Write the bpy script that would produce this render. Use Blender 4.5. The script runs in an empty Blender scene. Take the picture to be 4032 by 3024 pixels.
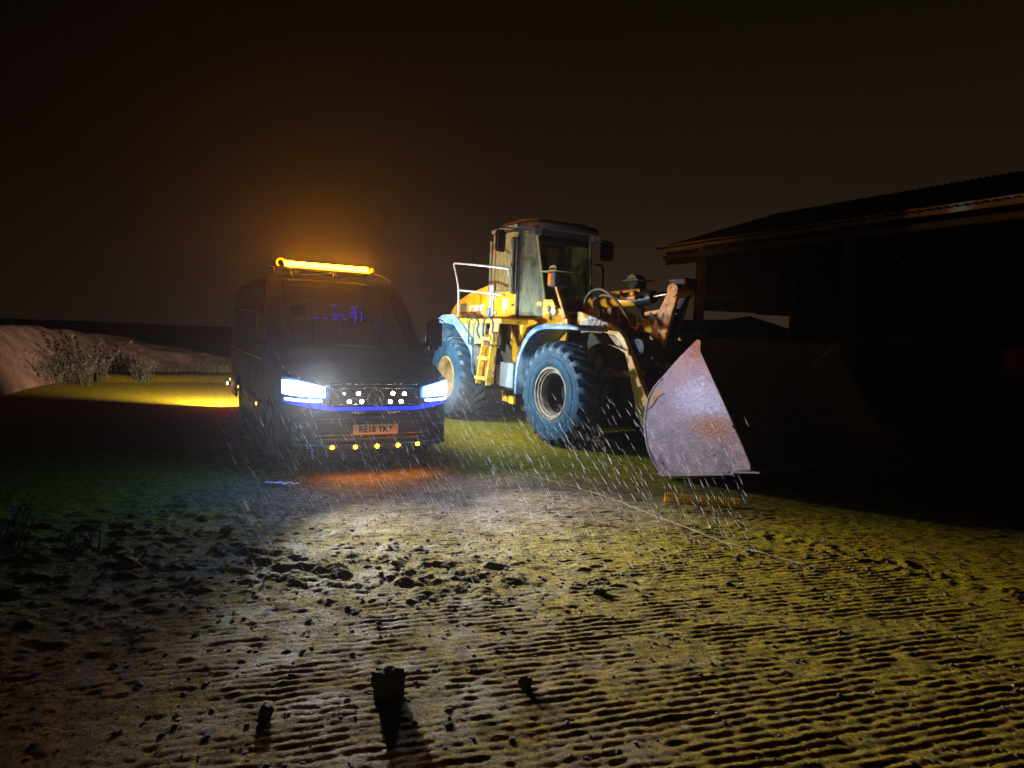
import bpy, bmesh, math, random
import numpy as np
from mathutils import Matrix, Vector
random.seed(7); RNG = np.random.default_rng(7)
SC = bpy.context.scene; COL = SC.collection
R = math.radians

# ------------------------------------------------------------------ camera, sky, exposure
cam = bpy.data.cameras.new('camera'); cam.sensor_width = 36; cam.lens = 36 * 2552 / 4032
cam.clip_end = 900; cam.clip_start = .05
co = bpy.data.objects.new('camera', cam); COL.objects.link(co)
co.matrix_world = Matrix.Translation((0, 0, 1.65)) @ Matrix.Rotation(R(90 - 4.26), 4, 'X') @ Matrix.Rotation(R(2.35), 4, 'Z')
SC.camera = co
wd = bpy.data.worlds.new('World'); SC.world = wd; wd.use_nodes = True
wn = wd.node_tree; wn.nodes.clear()
wo = wn.nodes.new('ShaderNodeOutputWorld'); wb = wn.nodes.new('ShaderNodeBackground')
wt = wn.nodes.new('ShaderNodeTexCoord'); ws = wn.nodes.new('ShaderNodeSeparateXYZ'); wr = wn.nodes.new('ShaderNodeValToRGB')
wn.links.new(wt.outputs['Generated'], ws.inputs[0]); wn.links.new(ws.outputs['Z'], wr.inputs[0])
wr.color_ramp.elements[0].position = 0.0; wr.color_ramp.elements[0].color = (.0340, .0220, .0140, 1)   # town glow low in the overcast
wr.color_ramp.elements[1].position = .55; wr.color_ramp.elements[1].color = (.0012, .0007, .0004, 1)
e = wr.color_ramp.elements.new(.2); e.color = (.0135, .0080, .0042, 1)
wn.links.new(wr.outputs[0], wb.inputs[0])
wa = wn.nodes.new('ShaderNodeMapRange'); wa.interpolation_type = 'SMOOTHSTEP'; wa.inputs[1].default_value = -.75; wa.inputs[2].default_value = .35; wa.inputs[3].default_value = .22; wa.inputs[4].default_value = 1.0
wn.links.new(ws.outputs['X'], wa.inputs[0]); wn.links.new(wa.outputs[0], wb.inputs[1])     # the town lies off to the right
wn.links.new(wb.outputs[0], wo.inputs[0])
SC.view_settings.view_transform = 'Standard'; SC.view_settings.look = 'None'
SC.view_settings.exposure = 0; SC.view_settings.gamma = 1
SC.cycles.use_denoising = True
SC.cycles.volume_bounces = 0; SC.cycles.max_bounces = 6; SC.cycles.diffuse_bounces = 2
SC.cycles.transparent_max_bounces = 12
SC.cycles.sample_clamp_indirect = 4; SC.cycles.caustics_reflective = False; SC.cycles.caustics_refractive = False

# ------------------------------------------------------------------ helpers
class Fr:                                     # a vehicle's own axes: x forward, y left, z up
    def __init__(s, ox, oy, deg):
        s.a = R(deg - 90); s.o = (ox, oy); s.M = Matrix.Translation((ox, oy, 0)) @ Matrix.Rotation(s.a, 4, 'Z')
    def w(s, x, y, z=0): return s.M @ Vector((x, y, z))
VAN = Fr(-1.57, 7.4, 28); RF = Fr(.696, 11.734, 29.5); FF = Fr(.798, 11.907, 33.5)
_o = (16.3 * .8746 - 16.46 * .4848, 16.3 * .4848 + 16.46 * .8746)
BARN = Fr(_o[0], _o[1], 29)
CAMR = Matrix.Rotation(R(90 - 4.26), 3, 'X') @ Matrix.Rotation(R(2.35), 3, 'Z')
def ray(px, py): return CAMR @ Vector(((px - 2016) / 2552, (1512 - py) / 2552, -1))
def ground(px, py):
    d = ray(px, py); t = -1.65 / d.z; return Vector((d.x * t, d.y * t, 0))

def vnoise(x, y, seed=0):
    xi = np.floor(x).astype(np.int64); yi = np.floor(y).astype(np.int64); fx = x - xi; fy = y - yi
    fx = fx * fx * (3 - 2 * fx); fy = fy * fy * (3 - 2 * fy)
    def h(a, b):
        n = (a * 374761393 + b * 668265263 + seed * 974711) & 0xffffffff
        n = ((n ^ (n >> 13)) * 1274126177) & 0xffffffff
        return ((n ^ (n >> 16)) & 0xffff) / 65535.
    return (h(xi, yi) * (1 - fx) + h(xi + 1, yi) * fx) * (1 - fy) + (h(xi, yi + 1) * (1 - fx) + h(xi + 1, yi + 1) * fx) * fy
def fbm(x, y, oc=4, seed=0):
    s = 0; a = .5
    for k in range(oc): s = s + a * vnoise(x * 2**k, y * 2**k, seed + k * 17); a *= .5
    return s

class MB:
    def __init__(s): s.v = []; s.f = []
    def add(s, v, f):
        n = len(s.v); s.v += [tuple(p) for p in v]; s.f += [tuple(i + n for i in q) for q in f]; return s
    def box(s, c, d, M=None):
        x, y, z = [k / 2 for k in d]
        v = [Vector((a * x, b * y, g * z)) for a in (-1, 1) for b in (-1, 1) for g in (-1, 1)]
        if M is not None: v = [M @ p for p in v]
        v = [p + Vector(c) for p in v]
        return s.add(v, [(0, 1, 3, 2), (4, 6, 7, 5), (0, 4, 5, 1), (2, 3, 7, 6), (0, 2, 6, 4), (1, 5, 7, 3)])
    def beam(s, p0, p1, w, h, up=(0, 0, 1)):
        p0 = Vector(p0); p1 = Vector(p1); d = (p1 - p0); L = d.length; d.normalize(); up = Vector(up)
        if abs(d.dot(up)) > .98: up = Vector((1, 0, 0))
        sd = d.cross(up).normalized(); u = sd.cross(d)
        M = Matrix((d, sd, u)).transposed()
        return s.box((p0 + p1) / 2, (L, w, h), M)
    def prism(s, poly, t0, t1, mp):
        n = len(poly); v = [mp(a, b, t0) for a, b in poly] + [mp(a, b, t1) for a, b in poly]
        f = [tuple(range(n)), tuple(range(2 * n - 1, n - 1, -1))] + [(i, (i + 1) % n, n + (i + 1) % n, n + i) for i in range(n)]
        return s.add(v, f)
    def side(s, poly, y0, y1): return s.prism(poly, y0, y1, lambda a, b, t: (a, t, b))     # (x,z) outline
    def front(s, poly, x0, x1): return s.prism(poly, x0, x1, lambda a, b, t: (t, a, b))    # (y,z) outline
    def plan(s, poly, z0, z1): return s.prism(poly, z0, z1, lambda a, b, t: (a, b, t))     # (x,y) outline
    def tube(s, path, r, seg=8, cap=True, r1=None):
        P = [Vector(p) for p in path]; n = len(P); rings = []; prev = None
        for i, p in enumerate(P):
            t = (P[min(i + 1, n - 1)] - P[max(i - 1, 0)]).normalized()
            if prev is None:
                a = Vector((0, 0, 1)) if abs(t.z) < .9 else Vector((1, 0, 0)); u = t.cross(a).normalized()
            else: u = (prev - t * prev.dot(t)).normalized()
            prev = u; w = t.cross(u)
            rr = r if r1 is None else r + (r1 - r) * i / (n - 1)
            rings.append([p + (u * math.cos(k * 2 * math.pi / seg) + w * math.sin(k * 2 * math.pi / seg)) * rr for k in range(seg)])
        v = [q for g in rings for q in g]; f = []
        for i in range(n - 1):
            for k in range(seg): f.append((i * seg + k, i * seg + (k + 1) % seg, (i + 1) * seg + (k + 1) % seg, (i + 1) * seg + k))
        if cap: f += [tuple(range(seg - 1, -1, -1)), tuple((n - 1) * seg + k for k in range(seg))]
        return s.add(v, f)
    def cyl(s, p0, p1, r, seg=16, r1=None): return s.tube([p0, p1], r, seg, True, r1)
    def lathe(s, prof, seg=40, mp=lambda r, a, t: (r * math.cos(t), a, r * math.sin(t)), closed=False):
        n = len(prof); v = [mp(r, a, 2 * math.pi * k / seg) for k in range(seg) for r, a in prof]; f = []
        for k in range(seg):
            k2 = (k + 1) % seg
            for i in range(n if closed else n - 1):
                j = (i + 1) % n; f.append((k * n + i, k * n + j, k2 * n + j, k2 * n + i))
        return s.add(v, f)
    def grid(s, P, nu, nv):
        return s.add(P, [(i * nv + j, (i + 1) * nv + j, (i + 1) * nv + j + 1, i * nv + j + 1) for i in range(nu - 1) for j in range(nv - 1)])
    def build(s, name, mat, parent=None, bevel=0, smooth=35, xf=None, thick=0, seg=1):
        me = bpy.data.meshes.new(name); v = s.v
        if xf is not None: v = [tuple(xf @ Vector(p)) for p in v]
        me.from_pydata(v, [], s.f); me.validate()
        bm = bmesh.new(); bm.from_mesh(me)
        bmesh.ops.recalc_face_normals(bm, faces=bm.faces)
        if thick: bmesh.ops.solidify(bm, geom=bm.faces[:], thickness=thick)
        if bevel:
            ed = [q for q in bm.edges if len(q.link_faces) == 2 and q.calc_face_angle(0) > R(28)]
            bmesh.ops.bevel(bm, geom=ed, offset=bevel, segments=seg, affect='EDGES', clamp_overlap=True)
        bm.to_mesh(me); bm.free()
        if smooth:
            me.polygons.foreach_set('use_smooth', [True] * len(me.polygons)); me.set_sharp_from_angle(angle=R(smooth))
        o = bpy.data.objects.new(name, me); COL.objects.link(o)
        if mat: me.materials.append(M[mat] if isinstance(mat, str) else mat)
        if parent is not None: o.parent = parent
        return o
def tag(o, label=None, cat=None, group=None, kind=None):
    for k, v in (('label', label), ('category', cat), ('group', group), ('kind', kind)):
        if v: o[k] = v
    return o
def thing(name, fr_or_loc, label, cat, group=None, rz=0):
    o = bpy.data.objects.new(name, None); COL.objects.link(o); o.empty_display_size = .2
    if isinstance(fr_or_loc, Fr): o.location = (*fr_or_loc.o, 0); o.rotation_euler = (0, 0, fr_or_loc.a)
    else: o.location = fr_or_loc; o.rotation_euler = (0, 0, rz)
    return tag(o, label, cat, group)
def dup(o, parent=None, loc=None, rot=None):
    c = o.copy(); COL.objects.link(c); c.parent = parent
    if loc is not None: c.location = loc
    if rot is not None: c.rotation_euler = rot
    for ch in o.children: dup(ch, c)
    return c
def lamp(name, kind, fr, loc, aim, W, col, parent, size=.05, spot=120, blend=1.0):
    l = bpy.data.lights.new(name, kind); l.energy = W; l.color = col
    if kind == 'SPOT': l.spot_size = R(spot); l.spot_blend = blend
    l.shadow_soft_size = size
    o = bpy.data.objects.new(name, l); COL.objects.link(o); o.parent = parent
    o.location = loc
    if aim: o.rotation_euler = Vector(aim).to_track_quat('-Z', 'Y').to_euler()
    return o
def text_into(mb, s, size, org, X, Y, depth=.004, shear=0, fat=0, align='CENTER', wide=1.0):
    cu = bpy.data.curves.new('t', 'FONT'); cu.body = s; cu.size = size; cu.shear = shear; cu.offset = fat
    cu.extrude = depth / 2; cu.align_x = align; cu.align_y = 'CENTER'; cu.resolution_u = 4
    ob = bpy.data.objects.new('t', cu); COL.objects.link(ob)
    me = bpy.data.meshes.new_from_object(ob.evaluated_get(bpy.context.evaluated_depsgraph_get()))
    X = Vector(X); Y = Vector(Y); Z = X.cross(Y); o = Vector(org)
    mb.add([o + X * v.co.x * wide + Y * v.co.y + Z * v.co.z for v in me.vertices], [tuple(p.vertices) for p in me.polygons])
    bpy.data.objects.remove(ob); bpy.data.meshes.remove(me); bpy.data.curves.remove(cu)
def smoothpath(pts, n=6):
    P = [Vector(p) for p in pts]; out = []
    for i in range(len(P) - 1):
        a, b, c, d = P[max(i - 1, 0)], P[i], P[i + 1], P[min(i + 2, len(P) - 1)]
        for k in range(n):
            t = k / n
            out.append(.5 * ((2 * b) + (c - a) * t + (2 * a - 5 * b + 4 * c - d) * t * t + (3 * b - a - 3 * c + d) * t**3))
    return out + [P[-1]]

# ------------------------------------------------------------------ materials
M = {}
def mat(name, col, rough=.5, metal=0., var=.3, vs=5, bump=0., bs=40, col2=None, amt=.5, cs=3, emit=None, es=0, spec=.5, coat=0, rvar=.15, stretch=None):
    m = bpy.data.materials.new(name); M[name] = m; m.use_nodes = True; t = m.node_tree; b = t.nodes['Principled BSDF']
    N = t.nodes.new; L = t.links.new
    tc = N('ShaderNodeTexCoord'); src = tc.outputs['Object']
    if stretch:
        mp = N('ShaderNodeMapping'); mp.inputs['Scale'].default_value = stretch; L(src, mp.inputs[0]); src = mp.outputs[0]
    n1 = N('ShaderNodeTexNoise'); n1.inputs['Scale'].default_value = vs; n1.inputs['Detail'].default_value = 8; n1.inputs['Roughness'].default_value = .65; L(src, n1.inputs[0])
    mr = N('ShaderNodeMapRange'); mr.inputs[1].default_value = .3; mr.inputs[2].default_value = .7; mr.inputs[3].default_value = 1 - var; mr.inputs[4].default_value = 1 + var * .6; L(n1.outputs[0], mr.inputs[0])
    mx = N('ShaderNodeMix'); mx.data_type = 'RGBA'; mx.blend_type = 'MULTIPLY'; mx.inputs[0].default_value = 1
    base = N('ShaderNodeRGB'); base.outputs[0].default_value = (*col, 1); bo = base.outputs[0]
    if col2:
        n2 = N('ShaderNodeTexNoise'); n2.inputs['Scale'].default_value = cs; n2.inputs['Detail'].default_value = 10; n2.inputs['Roughness'].default_value = .7; L(src, n2.inputs[0])
        r2 = N('ShaderNodeMapRange'); r2.inputs[1].default_value = 1 - amt - .08; r2.inputs[2].default_value = 1 - amt + .12; L(n2.outputs[0], r2.inputs[0])
        m2 = N('ShaderNodeMix'); m2.data_type = 'RGBA'; L(r2.outputs[0], m2.inputs[0]); L(bo, m2.inputs[6]); m2.inputs[7].default_value = (*col2, 1); bo = m2.outputs[2]
    L(bo, mx.inputs[6]); L(mr.outputs[0], mx.inputs[7]); L(mx.outputs[2], b.inputs['Base Color'])
    rr = N('ShaderNodeMapRange'); rr.inputs[3].default_value = max(.03, rough - rvar); rr.inputs[4].default_value = min(1, rough + rvar); L(n1.outputs[0], rr.inputs[0]); L(rr.outputs[0], b.inputs['Roughness'])
    b.inputs['Metallic'].default_value = metal; b.inputs['Specular IOR Level'].default_value = spec; b.inputs['Coat Weight'].default_value = coat
    if bump:
        n3 = N('ShaderNodeTexNoise'); n3.inputs['Scale'].default_value = bs; n3.inputs['Detail'].default_value = 6; L(src, n3.inputs[0])
        bp = N('ShaderNodeBump'); bp.inputs['Strength'].default_value = min(1, bump); bp.inputs['Distance'].default_value = .02; L(n3.outputs[0], bp.inputs['Height']); L(bp.outputs[0], b.inputs['Normal'])
    if emit: b.inputs['Emission Color'].default_value = (*emit, 1); b.inputs['Emission Strength'].default_value = es
    return m
def glass(name, tint, dust, dustcol, low=None):
    m = bpy.data.materials.new(name); M[name] = m; m.use_nodes = True; t = m.node_tree; N = t.nodes.new; L = t.links.new
    b = t.nodes['Principled BSDF']; out = t.nodes['Material Output']
    b.inputs['Base Color'].default_value = (*dustcol, 1); b.inputs['Roughness'].default_value = .8
    tr = N('ShaderNodeBsdfTransparent'); tr.inputs[0].default_value = (*tint, 1)
    gl = N('ShaderNodeBsdfGlossy'); gl.inputs['Roughness'].default_value = .04
    fr = N('ShaderNodeFresnel'); fr.inputs[0].default_value = 1.5
    m1 = N('ShaderNodeMixShader'); L(fr.outputs[0], m1.inputs[0]); L(tr.outputs[0], m1.inputs[1]); L(gl.outputs[0], m1.inputs[2])
    tc = N('ShaderNodeTexCoord'); mp = N('ShaderNodeMapping'); mp.inputs['Scale'].default_value = (9, 9, 2.2); L(tc.outputs['Object'], mp.inputs[0])
    n = N('ShaderNodeTexNoise'); n.inputs['Scale'].default_value = 1.6; n.inputs['Detail'].default_value = 9; n.inputs['Roughness'].default_value = .7; L(mp.outputs[0], n.inputs[0])
    r = N('ShaderNodeMapRange'); r.inputs[1].default_value = .3; r.inputs[2].default_value = .75; r.inputs[3].default_value = dust * .35; r.inputs[4].default_value = min(1, dust * 1.7); L(n.outputs[0], r.inputs[0]); fac = r.outputs[0]
    if low:                                      # road film and mud thrown up over the lower glass
        sp = N('ShaderNodeSeparateXYZ'); L(tc.outputs['Object'], sp.inputs[0])
        r2 = N('ShaderNodeMapRange'); r2.inputs[1].default_value = low[0]; r2.inputs[2].default_value = low[1]; r2.inputs[3].default_value = low[2]; r2.inputs[4].default_value = 0; L(sp.outputs['Z'], r2.inputs[0])
        ad = N('ShaderNodeMath'); ad.operation = 'MULTIPLY_ADD'; ad.use_clamp = True; L(n.outputs[0], ad.inputs[0]); L(r2.outputs[0], ad.inputs[1]); L(fac, ad.inputs[2]); fac = ad.outputs[0]
    m2 = N('ShaderNodeMixShader'); L(fac, m2.inputs[0]); L(m1.outputs[0], m2.inputs[1]); L(b.outputs[0], m2.inputs[2]); L(m2.outputs[0], out.inputs[0])
YEL = (.74, .33, .006)
mat('yellow', YEL, .42, 0, .35, 4, .15, 60, col2=(.30, .15, .02), amt=.36, cs=5)
mat('yellow_worn', (.66, .29, .01), .5, 0, .4, 8, .5, 35, col2=(.11, .055, .02), amt=.47, cs=9)
mat('yellow_step', (.78, .42, .01), .5, 0, .4, 9, .3, 40, col2=(.16, .10, .04), amt=.42, cs=8)
mat('guard', (.30, .38, .42), .45, 0, .4, 6, .3, 30, col2=(.04, .16, .32), amt=.52, cs=7)
mat('olive', (.22, .19, .06), .6, 0, .4, 6, .3, 30, col2=(.09, .08, .05), amt=.45, cs=5)
mat('frame_dark', (.035, .030, .028), .6, 0, .4, 6, .3, 40)
mat('chassis', (.10, .065, .02), .65, 0, .5, 5, .5, 25, col2=(.03, .025, .02), amt=.5, cs=5)
mat('mud_cake', (.085, .065, .045), .85, 0, .5, 9, 1., 22, col2=(.20, .13, .06), amt=.4, cs=12)
mat('rubber', (.014, .050, .082), .6, 0, .5, 4, .5, 30, col2=(.030, .078, .11), amt=.5, cs=5, rvar=.2, spec=.2)
mat('rubber_lug', (.022, .045, .062), .55, 0, .5, 6, .4, 30, col2=(.06, .08, .09), amt=.45, cs=9)
mat('rim', (.50, .27, .05), .5, 0, .45, 8, .4, 30, col2=(.25, .17, .11), amt=.5, cs=7)
mat('rim_front', (.33, .22, .12), .5, 0, .5, 8, .5, 30, col2=(.12, .09, .07), amt=.47, cs=9)
mat('grey_box', (.27, .27, .27), .5, 0, .25, 6, .15, 40, col2=(.15, .14, .12), amt=.4, cs=5)
mat('galv', (.50, .53, .56), .4, .4, .3, 8, .2, 50)
mat('chrome', (.75, .72, .66), .16, 1, .15, 6)
mat('black', (.012, .012, .013), .45, 0, .3, 8)
mat('hose', (.10, .065, .03), .55, 0, .3, 12, .2, 60)
mat('roof_pale', (.14, .12, .07), .55, 0, .3, 6, .2, 30)
mat('cab_trim', (.20, .15, .04), .6, 0, .35, 7, .2, 30)
mat('seat_cloth', (.03, .032, .028), .9, 0, .3, 10)
mat('white_text', (.85, .85, .80), .5, 0, .12, 12)
mat('blue_text', (.16, .36, .50), .5, 0, .6, 40, .2, 60, col2=(.40, .38, .30), amt=.47, cs=40)
mat('paper', (.80, .82, .70), .8, 0, .08, 10)
mat('orange_lens', (.75, .16, .01), .25, 0, .15, 10)
mat('lamp_glass', (.05, .05, .06), .12, 0, .2, 10)
mat('reflector', (.65, .65, .6), .2, .8, .2, 12)
mat('tank_white', (.62, .62, .56), .5, 0, .3, 8)
mat('van_paint', (.011, .009, .014), .5, 0, .25, 2, 0, spec=.3)
mat('van_trim', (.02, .018, .02), .55, 0, .3, 12, .25, 60)
mat('van_grille', (.05, .045, .045), .4, .3, .3, 12)
mat('silver', (.60, .58, .56), .25, .9, .2, 20)
mat('plate_white', (.62, .42, .26), .55, 0, .12, 14)
mat('plate_black', (.02, .015, .015), .5)
mat('interior', (.018, .014, .016), .8)
mat('head_led', (.8, .9, 1), .3, emit=(.07, .32, 1), es=170)
mat('grille_led', (1, .95, .8), .3, emit=(1, .93, .72), es=90)
mat('small_led', (1, 1, 1), .3, emit=(.8, .85, 1), es=14)
mat('blue_led', (.05, .1, .9), .3, emit=(.005, .02, 1), es=1.6)
mat('sign_led', (.1, .05, .9), .3, emit=(.05, .01, 1), es=1.0)
mat('sign_dim', (.1, .05, .3), .5, emit=(.05, .03, .35), es=.12)
mat('amber_led', (1, .5, .05), .3, emit=(1, .36, .0015), es=160)
mat('marker_led', (1, .5, .1), .3, emit=(1, .45, .06), es=9)
mat('bar_led', (1, .7, .1), .3, emit=(1, .30, .0005), es=1200)
mat('bar_reflection', (1, .7, .1), .3, emit=(1, .6, .02), es=3)
mat('bar_shell', (.55, .38, .05), .35, 0, .2, 10)
mat('tail_led', (.8, .02, .03), .3, emit=(1, .02, .03), es=4)
mat('work_led', (1, 1, 1), .3, emit=(1, .97, .85), es=60)
mat('concrete_block', (.07, .065, .06), .85, 0, .4, 8, .5, 20)
mat('timber', (.30, .25, .19), .8, 0, .4, 12, .4, 30, stretch=(1, 8, 8))
mat('yellow_plastic', (1, .72, .003), .45, 0, .25, 14, .15, 50)
mat('red_paint', (.32, .012, .01), .45, 0, .35, 6)
mat('barn_steel', (.20, .19, .15), .6, 0, .4, 4, .2, 20)
mat('barn_sheet', (.065, .045, .028), .75, 0, .6, 3, .3, 20, stretch=(6, 6, 1.2))
mat('barn_roof', (.022, .02, .018), .8, 0, .4, 3)
mat('fascia', (.65, .62, .45), .7, 0, .3, 3)
mat('shed_wall', (.02, .018, .016), .85, 0, .3, 2)
mat('glint_film', (.72, .75, .85), .25, 0, .2, 20)
mat('bank', (.15, .075, .055), .95, 0, .5, 1.6, 1., 5, col2=(.22, .115, .08), amt=.5, cs=2.5)
mat('clod', (.085, .065, .035), .9, 0, .45, 20, .6, 60)
mat('pebble', (.45, .42, .38), .7, 0, .4, 30)
mat('seal', (.24, .19, .07), .85, 0, .35, 20, .4, 60)
glass('cab_glass', (.62, .66, .50), .26, (.30, .28, .16), (2.0, 2.9, .95))
glass('door_glass', (.55, .58, .40), .50, (.34, .26, .09))
glass('front_glass', (.70, .72, .50), .07, (.22, .20, .08), (2.0, 2.5, .35))
glass('van_glass', (.40, .38, .42), .02, (.1, .1, .1))
# worn steel of the bucket
def bucket_mat():
    m = mat('bucket', (.36, .225, .195), .5, .15, .6, 7, .4, 34, rvar=.25)
    t = m.node_tree; N = t.nodes.new; L = t.links.new; b = t.nodes['Principled BSDF']
    old = b.inputs['Base Color'].links[0].from_socket
    tc = N('ShaderNodeTexCoord')
    def patch(scale, a, bb, cen, rad, thr):
        n = N('ShaderNodeTexNoise'); n.inputs['Scale'].default_value = scale; n.inputs['Detail'].default_value = 9; n.inputs['Roughness'].default_value = .75; L(tc.outputs['Object'], n.inputs[0])
        mp = N('ShaderNodeMapping'); mp.vector_type = 'POINT'; mp.inputs['Location'].default_value = tuple(-c / r for c, r in zip(cen, rad)); mp.inputs['Scale'].default_value = tuple(1 / r for r in rad); L(tc.outputs['Object'], mp.inputs[0])
        ln = N('ShaderNodeVectorMath'); ln.operation = 'LENGTH'; L(mp.outputs[0], ln.inputs[0])
        sb = N('ShaderNodeMath'); sb.operation = 'SUBTRACT'; sb.inputs[0].default_value = 1; L(ln.outputs['Value'], sb.inputs[1])
        ad = N('ShaderNodeMath'); ad.operation = 'MULTIPLY_ADD'; L(n.outputs[0], ad.inputs[0]); ad.inputs[1].default_value = 3.2; L(sb.outputs[0], ad.inputs[2])
        r = N('ShaderNodeMapRange'); r.inputs[1].default_value = thr + 1.15; r.inputs[2].default_value = thr + 1.75; L(ad.outputs[0], r.inputs[0]); return r.outputs[0]
    # relative to the front frame: scraped bright band high up, loose rust below it, dark rust at the tip
    scr = patch(30, 0, 0, BK(4.62, -1.42, 1.02), (.62, 3, .34), .62)
    rus = patch(34, 0, 0, BK(4.78, -1.42, .73), (.46, 3, .20), .60)
    tip = patch(10, 0, 0, BK(4.45, -1.42, 1.62), (.2, 3, .22), .5)
    for fac, c in ((scr, (.46, .43, .48)), (rus, (.34, .115, .008)), (tip, (.26, .10, .03))):
        mx = N('ShaderNodeMix'); mx.data_type = 'RGBA'; L(fac, mx.inputs[0]); L(old, mx.inputs[6]); mx.inputs[7].default_value = (*c, 1); old = mx.outputs[2]
    L(old, b.inputs['Base Color'])
FREL = RF.M.inverted() @ FF.M
def BK(x, y, z): return tuple(FREL @ Vector((x, y, z)))
bucket_mat()
# yard surface: tamped concrete under thin ochre mud
def ground_mat():
    m = bpy.data.materials.new('yard'); M['yard'] = m; m.use_nodes = True; t = m.node_tree; N = t.nodes.new; L = t.links.new; b = t.nodes['Principled BSDF']
    tc = N('ShaderNodeTexCoord'); src = tc.outputs['Object']
    def noise(s, d=8, r=.65):
        n = N('ShaderNodeTexNoise'); n.inputs['Scale'].default_value = s; n.inputs['Detail'].default_value = d; n.inputs['Roughness'].default_value = r; L(src, n.inputs[0]); return n.outputs[0]
    def ramp(f, *els):
        r = N('ShaderNodeValToRGB'); r.color_ramp.elements[0].position, r.color_ramp.elements[0].color = els[0][0], (*els[0][1], 1)
        r.color_ramp.elements[1].position, r.color_ramp.elements[1].color = els[-1][0], (*els[-1][1], 1)
        for p, c in els[1:-1]: r.color_ramp.elements.new(p).color = (*c, 1)
        L(f, r.inputs[0]); return r.outputs[0]
    c1 = ramp(noise(.45, 5), (.33, (.31, .22, .020)), (.5, (.34, .24, .006)), (.68, (.36, .25, .003)))
    c2 = ramp(noise(9), (.3, (.30, .28, .26)), (.5, (.80, .80, .80)), (.72, (1.3, 1.25, 1.1)))
    c3 = ramp(noise(55, 5), (.36, (.22, .21, .20)), (.47, (.8, .8, .8)), (.62, (1.15, 1.15, 1.15)))
    def mul(a, bb):
        mx = N('ShaderNodeMix'); mx.data_type = 'RGBA'; mx.blend_type = 'MULTIPLY'; mx.inputs[0].default_value = 1; L(a, mx.inputs[6]); L(bb, mx.inputs[7]); return mx.outputs[2]
    # whiter lamp light painted as a greyer zone in front of the parked van
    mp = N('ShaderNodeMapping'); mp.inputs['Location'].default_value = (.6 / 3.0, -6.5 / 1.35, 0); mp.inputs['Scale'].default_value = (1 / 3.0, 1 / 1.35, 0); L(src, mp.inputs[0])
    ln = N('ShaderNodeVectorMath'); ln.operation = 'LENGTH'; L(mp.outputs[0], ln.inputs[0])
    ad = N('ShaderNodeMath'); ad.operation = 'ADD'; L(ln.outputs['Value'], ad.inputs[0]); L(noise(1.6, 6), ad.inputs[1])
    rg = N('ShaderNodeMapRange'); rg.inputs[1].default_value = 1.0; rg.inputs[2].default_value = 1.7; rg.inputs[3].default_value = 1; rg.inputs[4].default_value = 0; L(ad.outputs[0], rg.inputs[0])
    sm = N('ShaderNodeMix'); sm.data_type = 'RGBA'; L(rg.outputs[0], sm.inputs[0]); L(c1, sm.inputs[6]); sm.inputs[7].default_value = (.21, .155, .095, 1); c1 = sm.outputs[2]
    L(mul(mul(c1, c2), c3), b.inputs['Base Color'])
    r = N('ShaderNodeMapRange'); r.inputs[1].default_value = .35; r.inputs[2].default_value = .65; r.inputs[3].default_value = .5; r.inputs[4].default_value = .9; L(noise(3), r.inputs[0]); L(r.outputs[0], b.inputs['Roughness'])
    b.inputs['Specular IOR Level'].default_value = .08
    bp = N('ShaderNodeBump'); bp.inputs['Strength'].default_value = .9; bp.inputs['Distance'].default_value = .022; L(noise(42, 9, .75), bp.inputs['Height']); L(bp.outputs[0], b.inputs['Normal'])
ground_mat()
_p = M['yellow_plastic'].node_tree; _o = _p.nodes['Material Output']; _b = _p.nodes['Principled BSDF']      # thin plastic lets light through
_tl = _p.nodes.new('ShaderNodeBsdfTranslucent'); _tl.inputs[0].default_value = (1, .70, .003, 1); _mx = _p.nodes.new('ShaderNodeMixShader'); _mx.inputs[0].default_value = .5
_p.links.new(_b.outputs[0], _mx.inputs[1]); _p.links.new(_tl.outputs[0], _mx.inputs[2]); _p.links.new(_mx.outputs[0], _o.inputs[0])
mw = bpy.data.materials.new('rain_water'); M['rain_water'] = mw; mw.use_nodes = True
_t = mw.node_tree; _a = _t.nodes.new('ShaderNodeBsdfTranslucent'); _a.inputs[0].default_value = (.95, .97, 1, 1); _d = _t.nodes.new('ShaderNodeBsdfDiffuse'); _d.inputs[0].default_value = (.95, .97, 1, 1)
_m = _t.nodes.new('ShaderNodeMixShader'); _m.inputs[0].default_value = .35
_t.links.new(_a.outputs[0], _m.inputs[1]); _t.links.new(_d.outputs[0], _m.inputs[2]); _t.links.new(_m.outputs[0], _t.nodes['Material Output'].inputs[0])
def leafmat(name, a, bcol):
    m = mat(name, a, .8, 0, .5, 9, col2=bcol, amt=.5, cs=6); return m
leafmat('weed', (.03, .026, .016), (.07, .05, .03)); leafmat('green_weed', (.06, .10, .02), (.10, .11, .03))

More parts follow.
